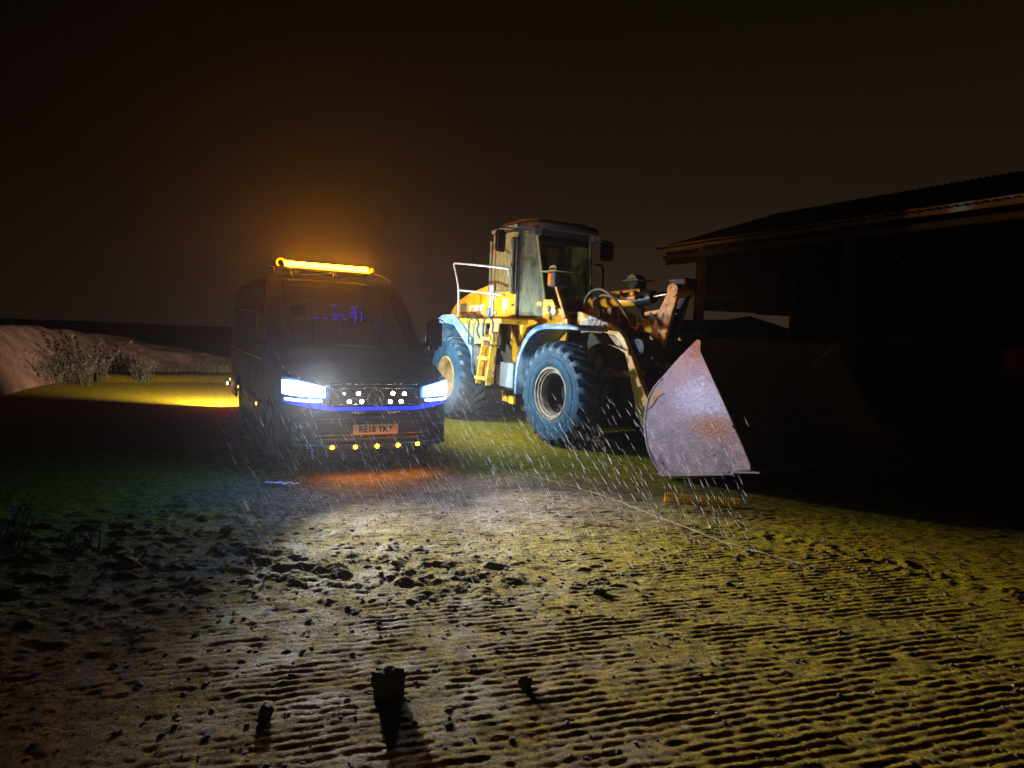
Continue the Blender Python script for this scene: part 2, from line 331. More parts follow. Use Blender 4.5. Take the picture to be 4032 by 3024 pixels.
# ------------------------------------------------------------------ the ground
def heights(X, Y):
    s = -X * .30 + Y * .954                                   # grooves tamped across the slab
    wob = (fbm(X * 1.3, Y * 1.3, 3, 5) - .5) * .035 + (fbm(X * 9, Y * 6, 3, 9) - .5) * .030
    ph = (s + wob) / .052
    rid = .5 + .5 * np.cos(2 * np.pi * ph); rid = rid**1.2
    brk = np.clip((fbm(X * 3.2, Y * 5.5, 3, 31) - .22) * 5.0, .2, 1)
    worn = np.clip((fbm(X * .55 + 3, Y * .55, 3, 77) - .30) * 6, .6, 1)
    near = 1 + .5 * np.clip((Y - 4.5) / 1.5, 0, 1) - .9 * np.clip((Y - 7.5) / 2.5, 0, 1)
    h = .0075 * rid * (.4 + 1.1 * fbm(X * 4, Y * 9, 2, 91)) * brk * worn * near + (vnoise(X * 42, Y * 60, 63) - .5) * .0045 + (vnoise(X * 15, Y * 34, 64) - .5) * (.005 + .005 * np.clip((Y - 4.5) / 1.5, 0, 1))
    # churned mud trodden over the slab in drifts
    d1 = np.exp(-(((X + .75) / 1.5)**2 + ((Y - 4.35) / .42)**2)); d2 = np.exp(-(((X + 2.9) / 1.3)**2 + ((Y - 4.6) / 1.6)**2))
    d3 = np.exp(-((X * .62 + Y * .78 - 5.7) / .16)**2) * np.clip((X - 1.6) * 1.2, 0, 1)
    mud = np.clip(d1 * .9 + d2 * 1.1 + d3 * .9, 0, 1.2) + .07
    lump = np.clip(fbm(X * 9, Y * 11, 4, 3) - .42, 0, 1) * .12 + np.clip(fbm(X * 26, Y * 30, 2, 13) - .55, 0, 1) * .055
    h = h * (1 - .6 * np.clip(mud, 0, 1)) + lump * mud * np.clip((12 - Y) / 6, 0, 1)
    h = h + np.clip(fbm(X * 17, Y * 21, 2, 57) - .5, 0, 1) * .02 + (fbm(X * .5, Y * .5, 2, 41) - .5) * .008 * np.clip((11 - Y) / 6, 0, 1)
    fade = np.clip((X + 7) / 2, 0, 1) * np.clip((7 - X) / 2, 0, 1) * np.clip((13 - Y) / 3, 0, 1) * np.clip((Y - .4) / .6, 0, 1)
    return (h - .004) * fade
def axis(pts):
    out = []
    for a, b, st in pts: out += list(np.arange(a, b, st))
    return np.array(out + [pts[-1][1]])
xs = axis([(-240, -40, 40), (-40, -12, 4), (-12, -5.5, .5), (-5.5, -3.2, .03), (-3.2, 3.6, .019), (3.6, 6.2, .03), (6.2, 14, .6), (14, 40, 4), (40, 240, 40)])
ys = axis([(-60, -4, 14), (-4, 1.6, .4), (1.6, 5.0, .0105), (5.0, 8.2, .0125), (8.2, 13, .05), (13, 30, 1), (30, 60, 5), (60, 360, 50)])
X, Y = np.meshgrid(xs, ys, indexing='ij'); Z = heights(X, Y)
me = bpy.data.meshes.new('ground'); nx, ny = X.shape
me.vertices.add(nx * ny); me.vertices.foreach_set('co', np.stack([X, Y, Z], -1).astype(np.float32).ravel())
I = np.arange(nx * ny).reshape(nx, ny); q = np.stack([I[:-1, :-1], I[1:, :-1], I[1:, 1:], I[:-1, 1:]], -1).reshape(-1, 4)
me.loops.add(q.size); me.loops.foreach_set('vertex_index', q.ravel().astype(np.int32)); me.polygons.add(len(q))
me.polygons.foreach_set('loop_start', np.arange(0, q.size, 4, dtype=np.int32)); me.polygons.foreach_set('use_smooth', np.ones(len(q), bool))
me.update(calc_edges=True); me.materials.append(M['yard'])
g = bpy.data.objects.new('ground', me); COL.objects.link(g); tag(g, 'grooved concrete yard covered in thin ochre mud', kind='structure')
def gz(x, y): return float(heights(np.array([x]), np.array([y]))[0])

# joint between two slabs, filled with pale silt
mb = MB(); pts = smoothpath([ground(*p) for p in [(1914, 1841), (2200, 1900), (2420, 1970), (2650, 2060), (2900, 2150), (3172, 2224)]], 14)
Vv = []
for i, p in enumerate(pts):
    w = .008 + .02 * vnoise(np.array([i * .45]), np.array([.3]), 4)[0]
    Vv += [(p.x - w * .5, p.y - w, gz(p.x, p.y) + .004), (p.x, p.y, gz(p.x, p.y) + .009), (p.x + w * .5, p.y + w, gz(p.x, p.y) + .004)]
mb.grid(Vv, len(pts), 3)
tag(mb.build('slab_joint', 'seal'), 'pale silt filled joint line running across the concrete yard', kind='structure')

# ------------------------------------------------------------------ earth bank and the ground step before it
cols = [(-260, 1252, 1600), (-120, 1262, 1590), (0, 1274, 1560), (60, 1279, 1545), (110, 1283, 1530), (180, 1289, 1516), (240, 1295, 1505), (300, 1301, 1490), (360, 1307, 1478), (420, 1313, 1472), (480, 1320, 1471), (530, 1335, 1471), (570, 1347, 1471), (620, 1355, 1471), (680, 1362, 1471), (730, 1371, 1472), (780, 1380, 1472), (850, 1391, 1472), (917, 1401, 1473), (1000, 1414, 1474), (1120, 1430, 1477), (1300, 1450, 1480), (1500, 1475, 1486)]
P = []; rows = 26
cc = []
for i in range(len(cols) - 1):
    for k in range(7):
        t = k / 7; cc.append([a + (b - a) * t for a, b in zip(cols[i], cols[i + 1])])
for n, (px, yt, ybase) in enumerate(cc):
    b0 = ground(px, ybase); d = ray(px, yt); dep = b0.y + 3.0; T = d * (dep / d.y); zt = max(.12, 1.65 + T.z)
    for j in range(rows):
        t = j / (rows - 1)
        if t < .7: u = t / .7; x = b0.x + (T.x - b0.x) * u; y = b0.y + (dep - b0.y) * u; z = zt * (1 - (1 - u)**1.6)
        else: u = (t - .7) / .3; x = T.x * (1 + .3 * u); y = dep + 5 * u; z = zt * (1 - u * u) - .05 * u
        x, y, z = float(x), float(y), float(z)
        nz = float(fbm(np.array([x * 1.1]), np.array([y * 1.1 + z]), 4, 8)[0] - .5)
        P.append((x, y, max(-.1, z + nz * .45 * min(1, z * 2.2) * (.55 if .5 < t < .75 else 1))))
mb = MB(); mb.grid(P, len(cc), rows)
tag(mb.build('earth_bank', 'bank', smooth=60), 'long heap of bare pinkish earth beyond the yard', kind='structure')
mb = MB(); P = []
for i, px in enumerate(np.linspace(380, 1400, 40)):
    a = ground(px, 1507); b = ground(px, 1476)
    for j in range(5):
        t = j / 4; q_ = a.lerp(b, t); z = (0.0 if j == 0 else .10 + .02 * vnoise(np.array([i * .7]), np.array([j * 1.]), 2)[0]) if j < 4 else .02
        P.append((q_.x, q_.y, z - (.03 if j == 0 else 0)))
mb.grid(P, 40, 5); tag(mb.build('raised_verge', 'yard', smooth=50), 'low raised verge of ochre soil at the foot of the earth bank', kind='structure')

# ------------------------------------------------------------------ wheel loader
LD = thing('wheel_loader', RF, 'large yellow articulated wheel loader parked beside the dark van, bucket lowered', 'wheel loader')
def P_(name, mb, m, parent=None, bevel=0, front=False, smooth=35, seg=1): return mb.build(name, m, parent or LD, bevel, smooth, FREL if front else None, seg=seg)
TR, TW = .80, .60
# tyre cross-section, a along the axle: outer face at a = -TW (towards -y), inner at a = 0
def make_wheel(rim_m, deep):
    w = MB()
    if deep:   # front: bare rim ring with the hub set far back, blacked for the recess shade
        w.lathe([(.415, -.585), (.40, -.60), (.375, -.60), (.365, -.57), (.345, -.56), (.335, -.53), (.315, -.53), (.305, -.50), (.30, -.42)], 48)
    else:
        w.lathe([(.415, -.585), (.40, -.60), (.375, -.60), (.365, -.57), (.345, -.56), (.33, -.52), (.315, -.50), (.30, -.36), (.285, -.33), (.20, -.31), (.19, -.27), (.12, -.27), (.11, -.36), (.0, -.36)], 48)
    wh = w.build('wheel', rim_m, LD, 0, 30)
    if deep: MB().lathe([(.30, -.43), (.295, -.16), (.21, -.14), (.20, -.22), (.0, -.22)], 40).build('hub', 'black', wh, 0, 30)
    t = MB(); t.lathe([(.40, -.57), (.42, -.60), (.47, -.615), (.53, -.612), (.535, -.618), (.56, -.618), (.565, -.61), (.62, -.612), (.68, -.60), (.685, -.607), (.70, -.605), (.705, -.588), (.72, -.555), (.732, -.51), (.738, -.40), (.74, -.30), (.738, -.20), (.732, -.09), (.72, -.045), (.70, -.01), (.55, .01), (.42, -.01), (.40, -.05)], 64)
    t.build('tyre', 'rubber', wh, 0, 50)
    prof = [(.0, .758), (.10, .757), (.19, .754), (.235, .742), (.27, .715), (.295, .672)]
    lm = {}
    for s in (-1, 1):
        V = []; n = len(prof)
        for a, r in prof:
            th = .30 * (a / .295)**.8; hw = .082 if a < .2 else .072; top = .047 if a < .25 else (.042 if a < .28 else .022)
            for dt, rr in ((-hw, r - .05), (-hw * .88, r + top), (hw * .88, r + top), (hw, r - .05)):
                V.append((rr * math.cos(th + dt), -.30 + s * (a + .012), rr * math.sin(th + dt)))
        F = [(i * 4 + k, (i + 1) * 4 + k, (i + 1) * 4 + k + 1, i * 4 + k + 1) for i in range(n - 1) for k in range(3)] + [(0, 1, 2, 3), tuple((n - 1) * 4 + k for k in (3, 2, 1, 0))]
        lm[s] = MB().add(V, F)
    N = 22
    for s in (-1, 1):
        first = None
        for k in range(N):
            th = 2 * math.pi * (k + (.5 if s > 0 else 0)) / N
            if first is None: first = lm[s].build('tread_lug', 'rubber_lug', wh, .006, 30); o = first
            else: o = first.copy(); COL.objects.link(o); o.parent = wh
            o.rotation_euler = (0, -th, 0)
    if not deep:
        for k in range(12):
            th = k * math.pi / 6; c = (.235 * math.cos(th), -.335, .235 * math.sin(th))
            if k == 0: nb = MB().cyl((0, -.02, 0), (0, .02, 0), .016, 6).build('wheel_nut', 'rim', wh); nb.location = c
            else: q2 = nb.copy(); COL.objects.link(q2); q2.parent = wh; q2.location = c
    return wh
for fr, xx, name in ((False, -1.65, 'rear'), (True, 1.65, 'front')):
    w0 = make_wheel('rim_front' if fr else 'rim', fr)
    mx = FREL if fr else Matrix()
    a = math.atan2(mx[1][0], mx[0][0])
    w0.location = mx @ Vector((xx, -.76, TR)); w0.rotation_euler = (0, .13, a)
    w1 = dup(w0, LD); w1.location = mx @ Vector((xx, .76, TR)); w1.rotation_euler = (0, .4, a + math.pi)
# rear frame
mb = MB(); mb.side([(-2.55, .75), (-2.55, 1.9), (.25, 1.5), (.35, 1.0), (.2, .62), (-1.2, .62)], -.42, .42); P_('rear_frame', mb, 'chassis', bevel=.02)
mb = MB(); mb.box((-1.65, 0, .78), (.42, 1.7, .42)).cyl((-1.65, -.72, .8), (-1.65, .72, .8), .2, 20); P_('rear_axle', mb, 'chassis', bevel=.04)
mb = MB(); mb.side([(-2.95, .62), (-3.0, 1.0), (-2.95, 1.95), (-2.55, 1.95), (-2.45, .7)], -.74, .74); P_('counterweight', mb, 'yellow', bevel=.05)
mb = MB(); mb.side([(-2.82, 1.93), (-2.78, 2.14), (-2.5, 2.32), (-1.99, 2.46), (-1.09, 2.59), (-1.03, 2.44), (-.95, 1.93)], -.78, .78); P_('engine_hood', mb, 'yellow', bevel=.04, seg=2)
mb = MB(); mb.side([(-1.10, 2.02), (-1.12, 2.42), (-1.02, 2.40), (-.98, 2.0)], -.80, -.77); P_('hood_edge_panel', mb, 'yellow', bevel=.01)
mb = MB(); mb.box((-2.12, -.786, 2.165), (.31, .016, .19)); ven = P_('hood_vent', mb, 'olive', bevel=.004)
for k in range(6): P_('vent_slat', MB().box((-2.12, -.797, 2.09 + k * .03), (.29, .012, .012)), 'frame_dark', ven)
mb = MB(); mb.side([(-1.94, 1.99), (-1.92, 2.24), (-1.12, 2.26), (-1.12, 2.03)], -.795, -.786); lp = P_('name_panel', mb, 'yellow', bevel=.003)
mb = MB(); text_into(mb, 'CASE', .25, (-1.55, -.80, 2.115), (1, 0, 0), (0, .0, 1), .012, .22, .004, wide=1.07); P_('lettering', mb, 'white_text', lp, smooth=0)
mb = MB(); mb.box((-.98, -.81, 2.07), (.10, .05, .14)); P_('hinge_box', mb, 'guard', bevel=.012)
# deck and rear guards
mb = MB(); mb.box((-.42, -1.03, 1.885), (1.74, .56, .085)); P_('deck', mb, 'yellow_step', bevel=.01)
mb = MB(); mb.side([(-1.29, 1.93), (-.83, 1.935), (-.80, 1.845), (-1.15, 1.85)], -1.33, -1.31); P_('deck_edge', mb, 'yellow_step', bevel=.004)
def strip(name, outer, inner, y0, y1, m, front=False, bevel=.008):
    mb = MB(); mb.side(outer + inner[::-1], y0, y1); return P_(name, mb, m, None, bevel, front, 40)
for s in (-1, 1):
    y0, y1 = (-1.37, -.78) if s < 0 else (.78, 1.37)
    o_ = [(-2.48, 1.38), (-2.40, 1.58), (-2.29, 1.75), (-2.19, 1.85), (-2.07, 1.93), (-1.96, 1.975), (-1.85, 2.0), (-1.29, 2.01)]
    i_ = [(-2.445, 1.38), (-2.35, 1.54), (-2.22, 1.67), (-2.12, 1.74), (-1.99, 1.80), (-1.85, 1.83), (-1.68, 1.845), (-1.29, 1.80)]
    strip('rear_mudguard', o_, i_, y0, y1, 'guard')
    strip('guard_brace', [(-1.285, 2.005), (-.53, 1.58), (-.50, 1.36), (-.43, .97), (-.23, .86)], [(-1.285, 1.80), (-.56, 1.36), (-.53, 1.30), (-.46, .98), (-.26, .84)], -1.375 if s < 0 else .95, -.95 if s < 0 else 1.375, 'guard')
mb = MB(); mb.side([(-1.10, 1.84), (-.54, 1.54), (-.52, 1.47), (-.10, 1.50), (-.06, 1.84)], -1.33, -1.30); P_('step_panel', mb, 'olive', bevel=.004)
mb = MB(); mb.side([(-.51, 1.465), (-.49, 1.33), (-.42, .99), (-.23, .875), (-.14, .90), (-.06, 1.465)], -1.325, -1.30); P_('lower_step_panel', mb, 'mud_cake', bevel=.004)
# ladder
for nm, a, b in (('ladder_rail', (.03, 1.66), (-.215, .80)), ('ladder_rail', (.345, 1.70), (.17, .80))):
    P_(nm, MB().beam((a[0], -1.36, a[1]), (b[0], -1.36, b[1]), .10, .035), 'yellow_step', bevel=.006)
P_('ladder_back', MB().side([(.03, 1.84), (.35, 1.84), (.19, .82), (-.20, .82)], -1.29, -1.27), 'yellow_worn', bevel=.004)
for z, x0, x1 in ((1.585, -.01, .32), (1.25, -.10, .25), (.905, -.20, .19)):
    P_('ladder_step', MB().box(((x0 + x1) / 2, -1.37, z), (x1 - x0, .15, .06)), 'yellow_step', bevel=.01)
for pts in ([(-.10, 1.44), (-.28, 1.46), (-.49, 1.48), (-.535, 1.54), (-.535, 1.83), (-.47, 1.90), (-.33, 1.925), (-.19, 1.89), (-.15, 1.82), (-.215, 1.73), (-.13, 1.62), (-.05, 1.58)],
            [(.36, 1.47), (.22, 1.49), (.09, 1.52), (.035, 1.58), (.03, 1.83), (.10, 1.91), (.22, 1.935), (.34, 1.90), (.385, 1.83), (.37, 1.72), (.43, 1.62), (.44, 1.54)]):
    P_('grab_loop', MB().tube(smoothpath([(x, -1.42, z) for x, z in pts], 4), .0155, 8), 'frame_dark')
P_('mud_plate', MB().side([(-.13, 1.52), (.05, 1.42), (.03, 1.1), (-.04, .80), (-.30, .78), (-.2, 1.2)], -1.10, -1.06), 'mud_cake', bevel=.01)
P_('bracket_arm', MB().side([(-.14, 1.84), (.06, 1.82), (.02, 1.35), (-.10, 1.40)], -1.0, -.96), 'chassis', bevel=.006)
bx_ = P_('battery_box', MB().box((.40, -1.0, .985), (.45, .30, .40)), 'grey_box', bevel=.012)
P_('box_lid', MB().box((.40, -1.0, 1.193), (.48, .33, .016)), 'grey_box', bx_, bevel=.004)
P_('box_latch', MB().box((.47, -1.157, .86), (.03, .014, .05)), 'galv', bx_, bevel=.003)
P_('washer_tank', MB().box((.04, -1.02, .98), (.17, .18, .36)), 'tank_white', bevel=.03)
P_('diagonal_brace', MB().side([(-.22, 1.84), (.05, 1.84), (.37, 1.42), (.34, 1.20), (.22, 1.20), (.16, 1.45)], -.93, -.89), 'yellow', bevel=.008)
P_('inner_brace', MB().side([(-.02, 1.5), (.18, 1.55), (.26, 1.22), (.05, 1.2)], -.80, -.74), 'yellow_step', bevel=.008)
P_('hydraulic_line', MB().tube(smoothpath([(-.1, -1.0, 1.78), (-.02, -1.02, 1.5), (-.12, -1.02, 1.3), (.02, -1.0, 1.1)], 6), .022, 8), 'hose')
P_('step_bracket', MB().side([(-.10, .72), (-.06, .51), (.12, .50), (.10, .57), (-.02, .62)], -.95, -.90), 'yellow_step', bevel=.004)
P_('step_bracket', MB().side([(.15, .49), (.16, .62), (.33, .62), (.33, .48)], -.95, -.90), 'yellow_step', bevel=.004)
P_('steering_cylinder', MB().cyl((-.4, -.55, .95), (.75, -.5, .95), .055, 14).cyl((.2, -.53, .95), (.9, -.5, .95), .03, 10), 'frame_dark')
# hand rails
for pts in ([(-1.27, 2.0), (-1.29, 2.44), (-1.40, 2.72), (-1.535, 2.93), (-1.51, 2.965), (-1.40, 2.962), (-.75, 2.89), (-.06, 2.805), (.02, 2.77), (.035, 2.68)], [(-1.28, 2.455), (-.7, 2.41), (-.10, 2.35)]):
    P_('handrail', MB().tube(smoothpath([(x, -1.30 if x < -.9 else -1.30 + (x + .9) * .36, z) for x, z in pts], 5), .019, 8), 'galv')
P_('rail_foot', MB().box((-1.26, -1.3, 1.97), (.14, .1, .09)), 'yellow_worn', bevel=.015)
# cab: frame of pillars, panes and panels
cabp = [(-.95, -.75), (-.02, -.75), (.52, -.46), (.52, .46), (-.02, .75), (-.95, .75)]
P_('cab_floor', MB().plan([(-.97, -.77), (0, -.77), (.54, -.47), (.54, .47), (0, .77), (-.97, .77)], 1.93, 1.985), 'yellow', bevel=.01)
P_('cab_base', MB().plan([(-.02, -.76), (.53, -.48), (.62, -.4), (.62, .4), (.53, .48), (-.02, .76)], 1.42, 1.93), 'yellow', bevel=.02)
P_('cab_skirt', MB().side([(-.02, 1.93), (.60, 1.93), (.72, 1.9), (.72, 1.86), (.40, 1.80), (.22, 1.55), (.10, 1.50), (-.02, 1.60)], -.80, -.765), 'yellow', bevel=.006)
for s in (-1, 1):
    for (x0, y0, z0, x1, y1, z1, w, m) in ((-.95, .75, 1.98, -.95, .72, 3.5, .08, 'cab_trim'), (-.02, .75, 1.98, -.03, .73, 3.5, .06, 'frame_dark'), (.52, .46, 1.98, .22, .56, 3.5, .045, 'cab_trim')):
        P_('pillar', MB().beam((x0, s * y0, z0), (x1, s * y1, z1), w, w, (1, 0, 0)), m, bevel=.012)
    P_('door_panel', MB().box((-.485, s * .757, 2.21), (.86, .03, .44)), 'yellow', bevel=.008)
    fr_ = MB(); fr_.side([(-.90, 2.44), (-.90, 3.46), (-.07, 3.46), (-.07, 2.44)], s * .742, s * .748); P_('door_glass', fr_, 'door_glass')
    P_('door_frame', MB().box((-.485, s * .757, 2.445), (.86, .035, .03)).box((-.905, s * .757, 2.95), (.035, .035, 1.0)).box((-.485, s * .757, 3.455), (.86, .035, .035)), 'cab_trim', bevel=.006)
    sg = MB(); sg.add([(0, s * .745, 2.0), (.505, s * .475, 2.0), (.215, s * .575, 3.47), (-.01, s * .73, 3.47)], [(0, 1, 2, 3)]); P_('corner_glass', sg, 'cab_glass', smooth=0)
P_('windscreen', MB().add([(.525, -.44, 2.0), (.525, .44, 2.0), (.235, .54, 3.47), (.235, -.54, 3.47)], [(0, 1, 2, 3)]), 'front_glass', smooth=0)
P_('rear_glass', MB().add([(-.96, -.70, 2.55), (-.96, .70, 2.55), (-.96, .70, 3.44), (-.96, -.70, 3.44)], [(0, 1, 2, 3)]), 'front_glass', smooth=0)
P_('cab_back_panel', MB().box((-.965, 0, 2.26), (.03, 1.42, .55)), 'yellow', bevel=.006)
P_('roof_header', MB().plan([(.16, -.57), (.25, -.56), (.25, .56), (.16, .57)], 3.28, 3.50), 'frame_dark', bevel=.01)
rf_ = P_('cab_roof', MB().plan([(-1.05, -.70), (-.9, -.80), (-.04, -.82), (.36, -.66), (.46, -.5), (.48, 0), (.46, .5), (.36, .66), (-.04, .82), (-.9, .80), (-1.05, .70)], 3.49, 3.60), 'frame_dark', bevel=.03, seg=2)
P_('roof_cap', MB().plan([(-.95, -.62), (-.8, -.70), (-.05, -.70), (.2, -.5), (.24, .5), (-.05, .70), (-.8, .70), (-.95, .62)], 3.60, 3.68), 'roof_pale', rf_, bevel=.035, seg=2)
P_('roof_edge_trim', MB().plan([(-.95, -.83), (-.04, -.845), (.02, -.82), (-.95, -.805)], 3.50, 3.575), 'roof_pale', rf_, bevel=.006)
gr = P_('grab_bar', MB().tube(smoothpath([(-.07, -.78, 2.42), (-.07, -.845, 2.44), (-.075, -.85, 2.85), (-.08, -.845, 3.29), (-.08, -.78, 3.31)], 5), .04, 10), 'roof_pale')
P_('bar_sleeve', MB().box((-.07, -.80, 2.86), (.15, .03, .92)), 'frame_dark', gr, bevel=.012)
P_('rear_pipe', MB().tube([(-1.02, -.78, 2.45), (-1.02, -.78, 3.38)], .028, 10), 'roof_pale')
st_ = P_('perforated_strip', MB().box((-.93, -.79, 2.25), (.16, .022, .52)), 'galv', bevel=.004)
for k in range(11): P_('hole', MB().cyl((-.90, -.8035, 2.04 + k * .042), (-.90, -.8, 2.04 + k * .042), .013, 10), 'black', st_)
P_('strip_bracket', MB().side([(-1.03, 2.45), (-1.03, 2.56), (-.86, 2.58), (-.84, 2.48)], -.80, -.77), 'galv', bevel=.006)
for z in (2.06, 2.34): P_('door_hinge', MB().cyl((-.82, -.80, z - .04), (-.82, -.80, z + .04), .022, 10).box((-.78, -.785, z), (.1, .02, .06)), 'galv', bevel=.004)
P_('notice', MB().box((-.42, -.7745, 2.22), (.165, .004, .18)), 'paper'); P_('notice', MB().box((-.45, -.7745, 2.09), (.03, .004, .09)), 'paper')
for x, z, h in ((-.255, 3.05, .10), (-.195, 2.735, .11)): P_('sticker', MB().box((x, -.752, z), (.055, .004, h)), 'paper')
P_('door_lock', MB().cyl((-.12, -.79, 2.19), (-.12, -.77, 2.19), .022, 12).box((-.14, -.785, 2.185), (.05, .012, .02)), 'frame_dark')
P_('door_bolt', MB().cyl((-.46, -.782, 2.375), (-.46, -.77, 2.375), .018, 12), 'frame_dark')
P_('door_handle', MB().box((-.49, -.765, 2.53), (.13, .02, .05)), 'cab_trim', bevel=.006)
P_('operator_seat', MB().box((-.42, 0, 2.42), (.46, .5, .14)).box((-.68, 0, 2.80), (.14, .48, .75)).box((-.70, 0, 3.27), (.10, .26, .20)), 'seat_cloth', bevel=.04, seg=2)
P_('side_console', MB().box((-.40, -.42, 2.45), (.5, .14, .3)), 'frame_dark', bevel=.02)
P_('steering_column', MB().beam((.25, 0, 2.0), (.05, 0, 2.62), .12, .10), 'frame_dark', bevel=.02)
P_('steering_wheel', MB().tube([(.02 + .19 * math.cos(t) * .8, .19 * math.sin(t), 2.66 + .19 * math.cos(t) * .5) for t in np.linspace(0, 2 * math.pi, 25)], .014, 8), 'frame_dark')
P_('dash_hood', MB().lathe([(.14, -.14), (.15, 0), (.14, .14)], 16, lambda r, a, t: (.30 + r * .7 * math.cos(t), a - .12, 2.55 + r * max(-.3, math.sin(t)))), 'olive')
P_('interior_trim', MB().box((-.93, -.5, 2.95), (.03, .12, .8)).box((-.93, .35, 2.95), (.03, .10, .8)).box((-.93, 0, 3.42), (.03, 1.3, .08)), 'cab_trim', bevel=.01)
wp = P_('wiper', MB().beam((.545, .03, 2.37), (.42, .30, 2.72), .02, .02).beam((.42, .30, 2.72), (.33, .46, 3.07), .012, .03).beam((.47, .22, 2.60), (.335, .40, 3.07), .010, .012), 'black')
for s in (-1, 1):
    f_ = P_('work_light', MB().front([(s * .61 - .09, 3.37), (s * .61 - .09, 3.50), (s * .61 + .09, 3.50), (s * .61 + .09, 3.37)], .22, .36), 'frame_dark', bevel=.015)
    P_('light_lens', MB().front([(s * .61 - .075, 3.385), (s * .61 - .075, 3.485), (s * .61 + .075, 3.485), (s * .61 + .075, 3.385)], .361, .366), 'reflector', f_)
    mx_, my_, mz_ = (.02, -1.15, 3.25) if s < 0 else (-.03, 1.15, 3.30)
    mr_ = P_('mirror', MB().box((mx_, my_, mz_), (.07, .25, .37), Matrix.Rotation(s * -.35, 3, 'Z')), 'black', bevel=.03, seg=2)
    P_('mirror_glass', MB().box((mx_ - .038, my_ - s * .012, mz_), (.004, .2, .31), Matrix.Rotation(s * -.35, 3, 'Z')), 'chrome', mr_)
    P_('mirror_arm', MB().tube([(.12, s * .72, 3.47), (.10, s * .92, 3.47), (.04, s * 1.13, 3.47), (.02, s * 1.15, 3.40), (mx_ + .03, my_, mz_)], .012, 8).tube([(.12, s * .72, 3.42), (.05, s * 1.14, 3.43)], .008, 6), 'frame_dark', mr_)
P_('exhaust_pipe', MB().tube([(.15, .95, 1.9), (.15, .95, 2.9), (.13, .93, 3.0), (.10, .80, 3.02)], .022, 8), 'frame_dark')
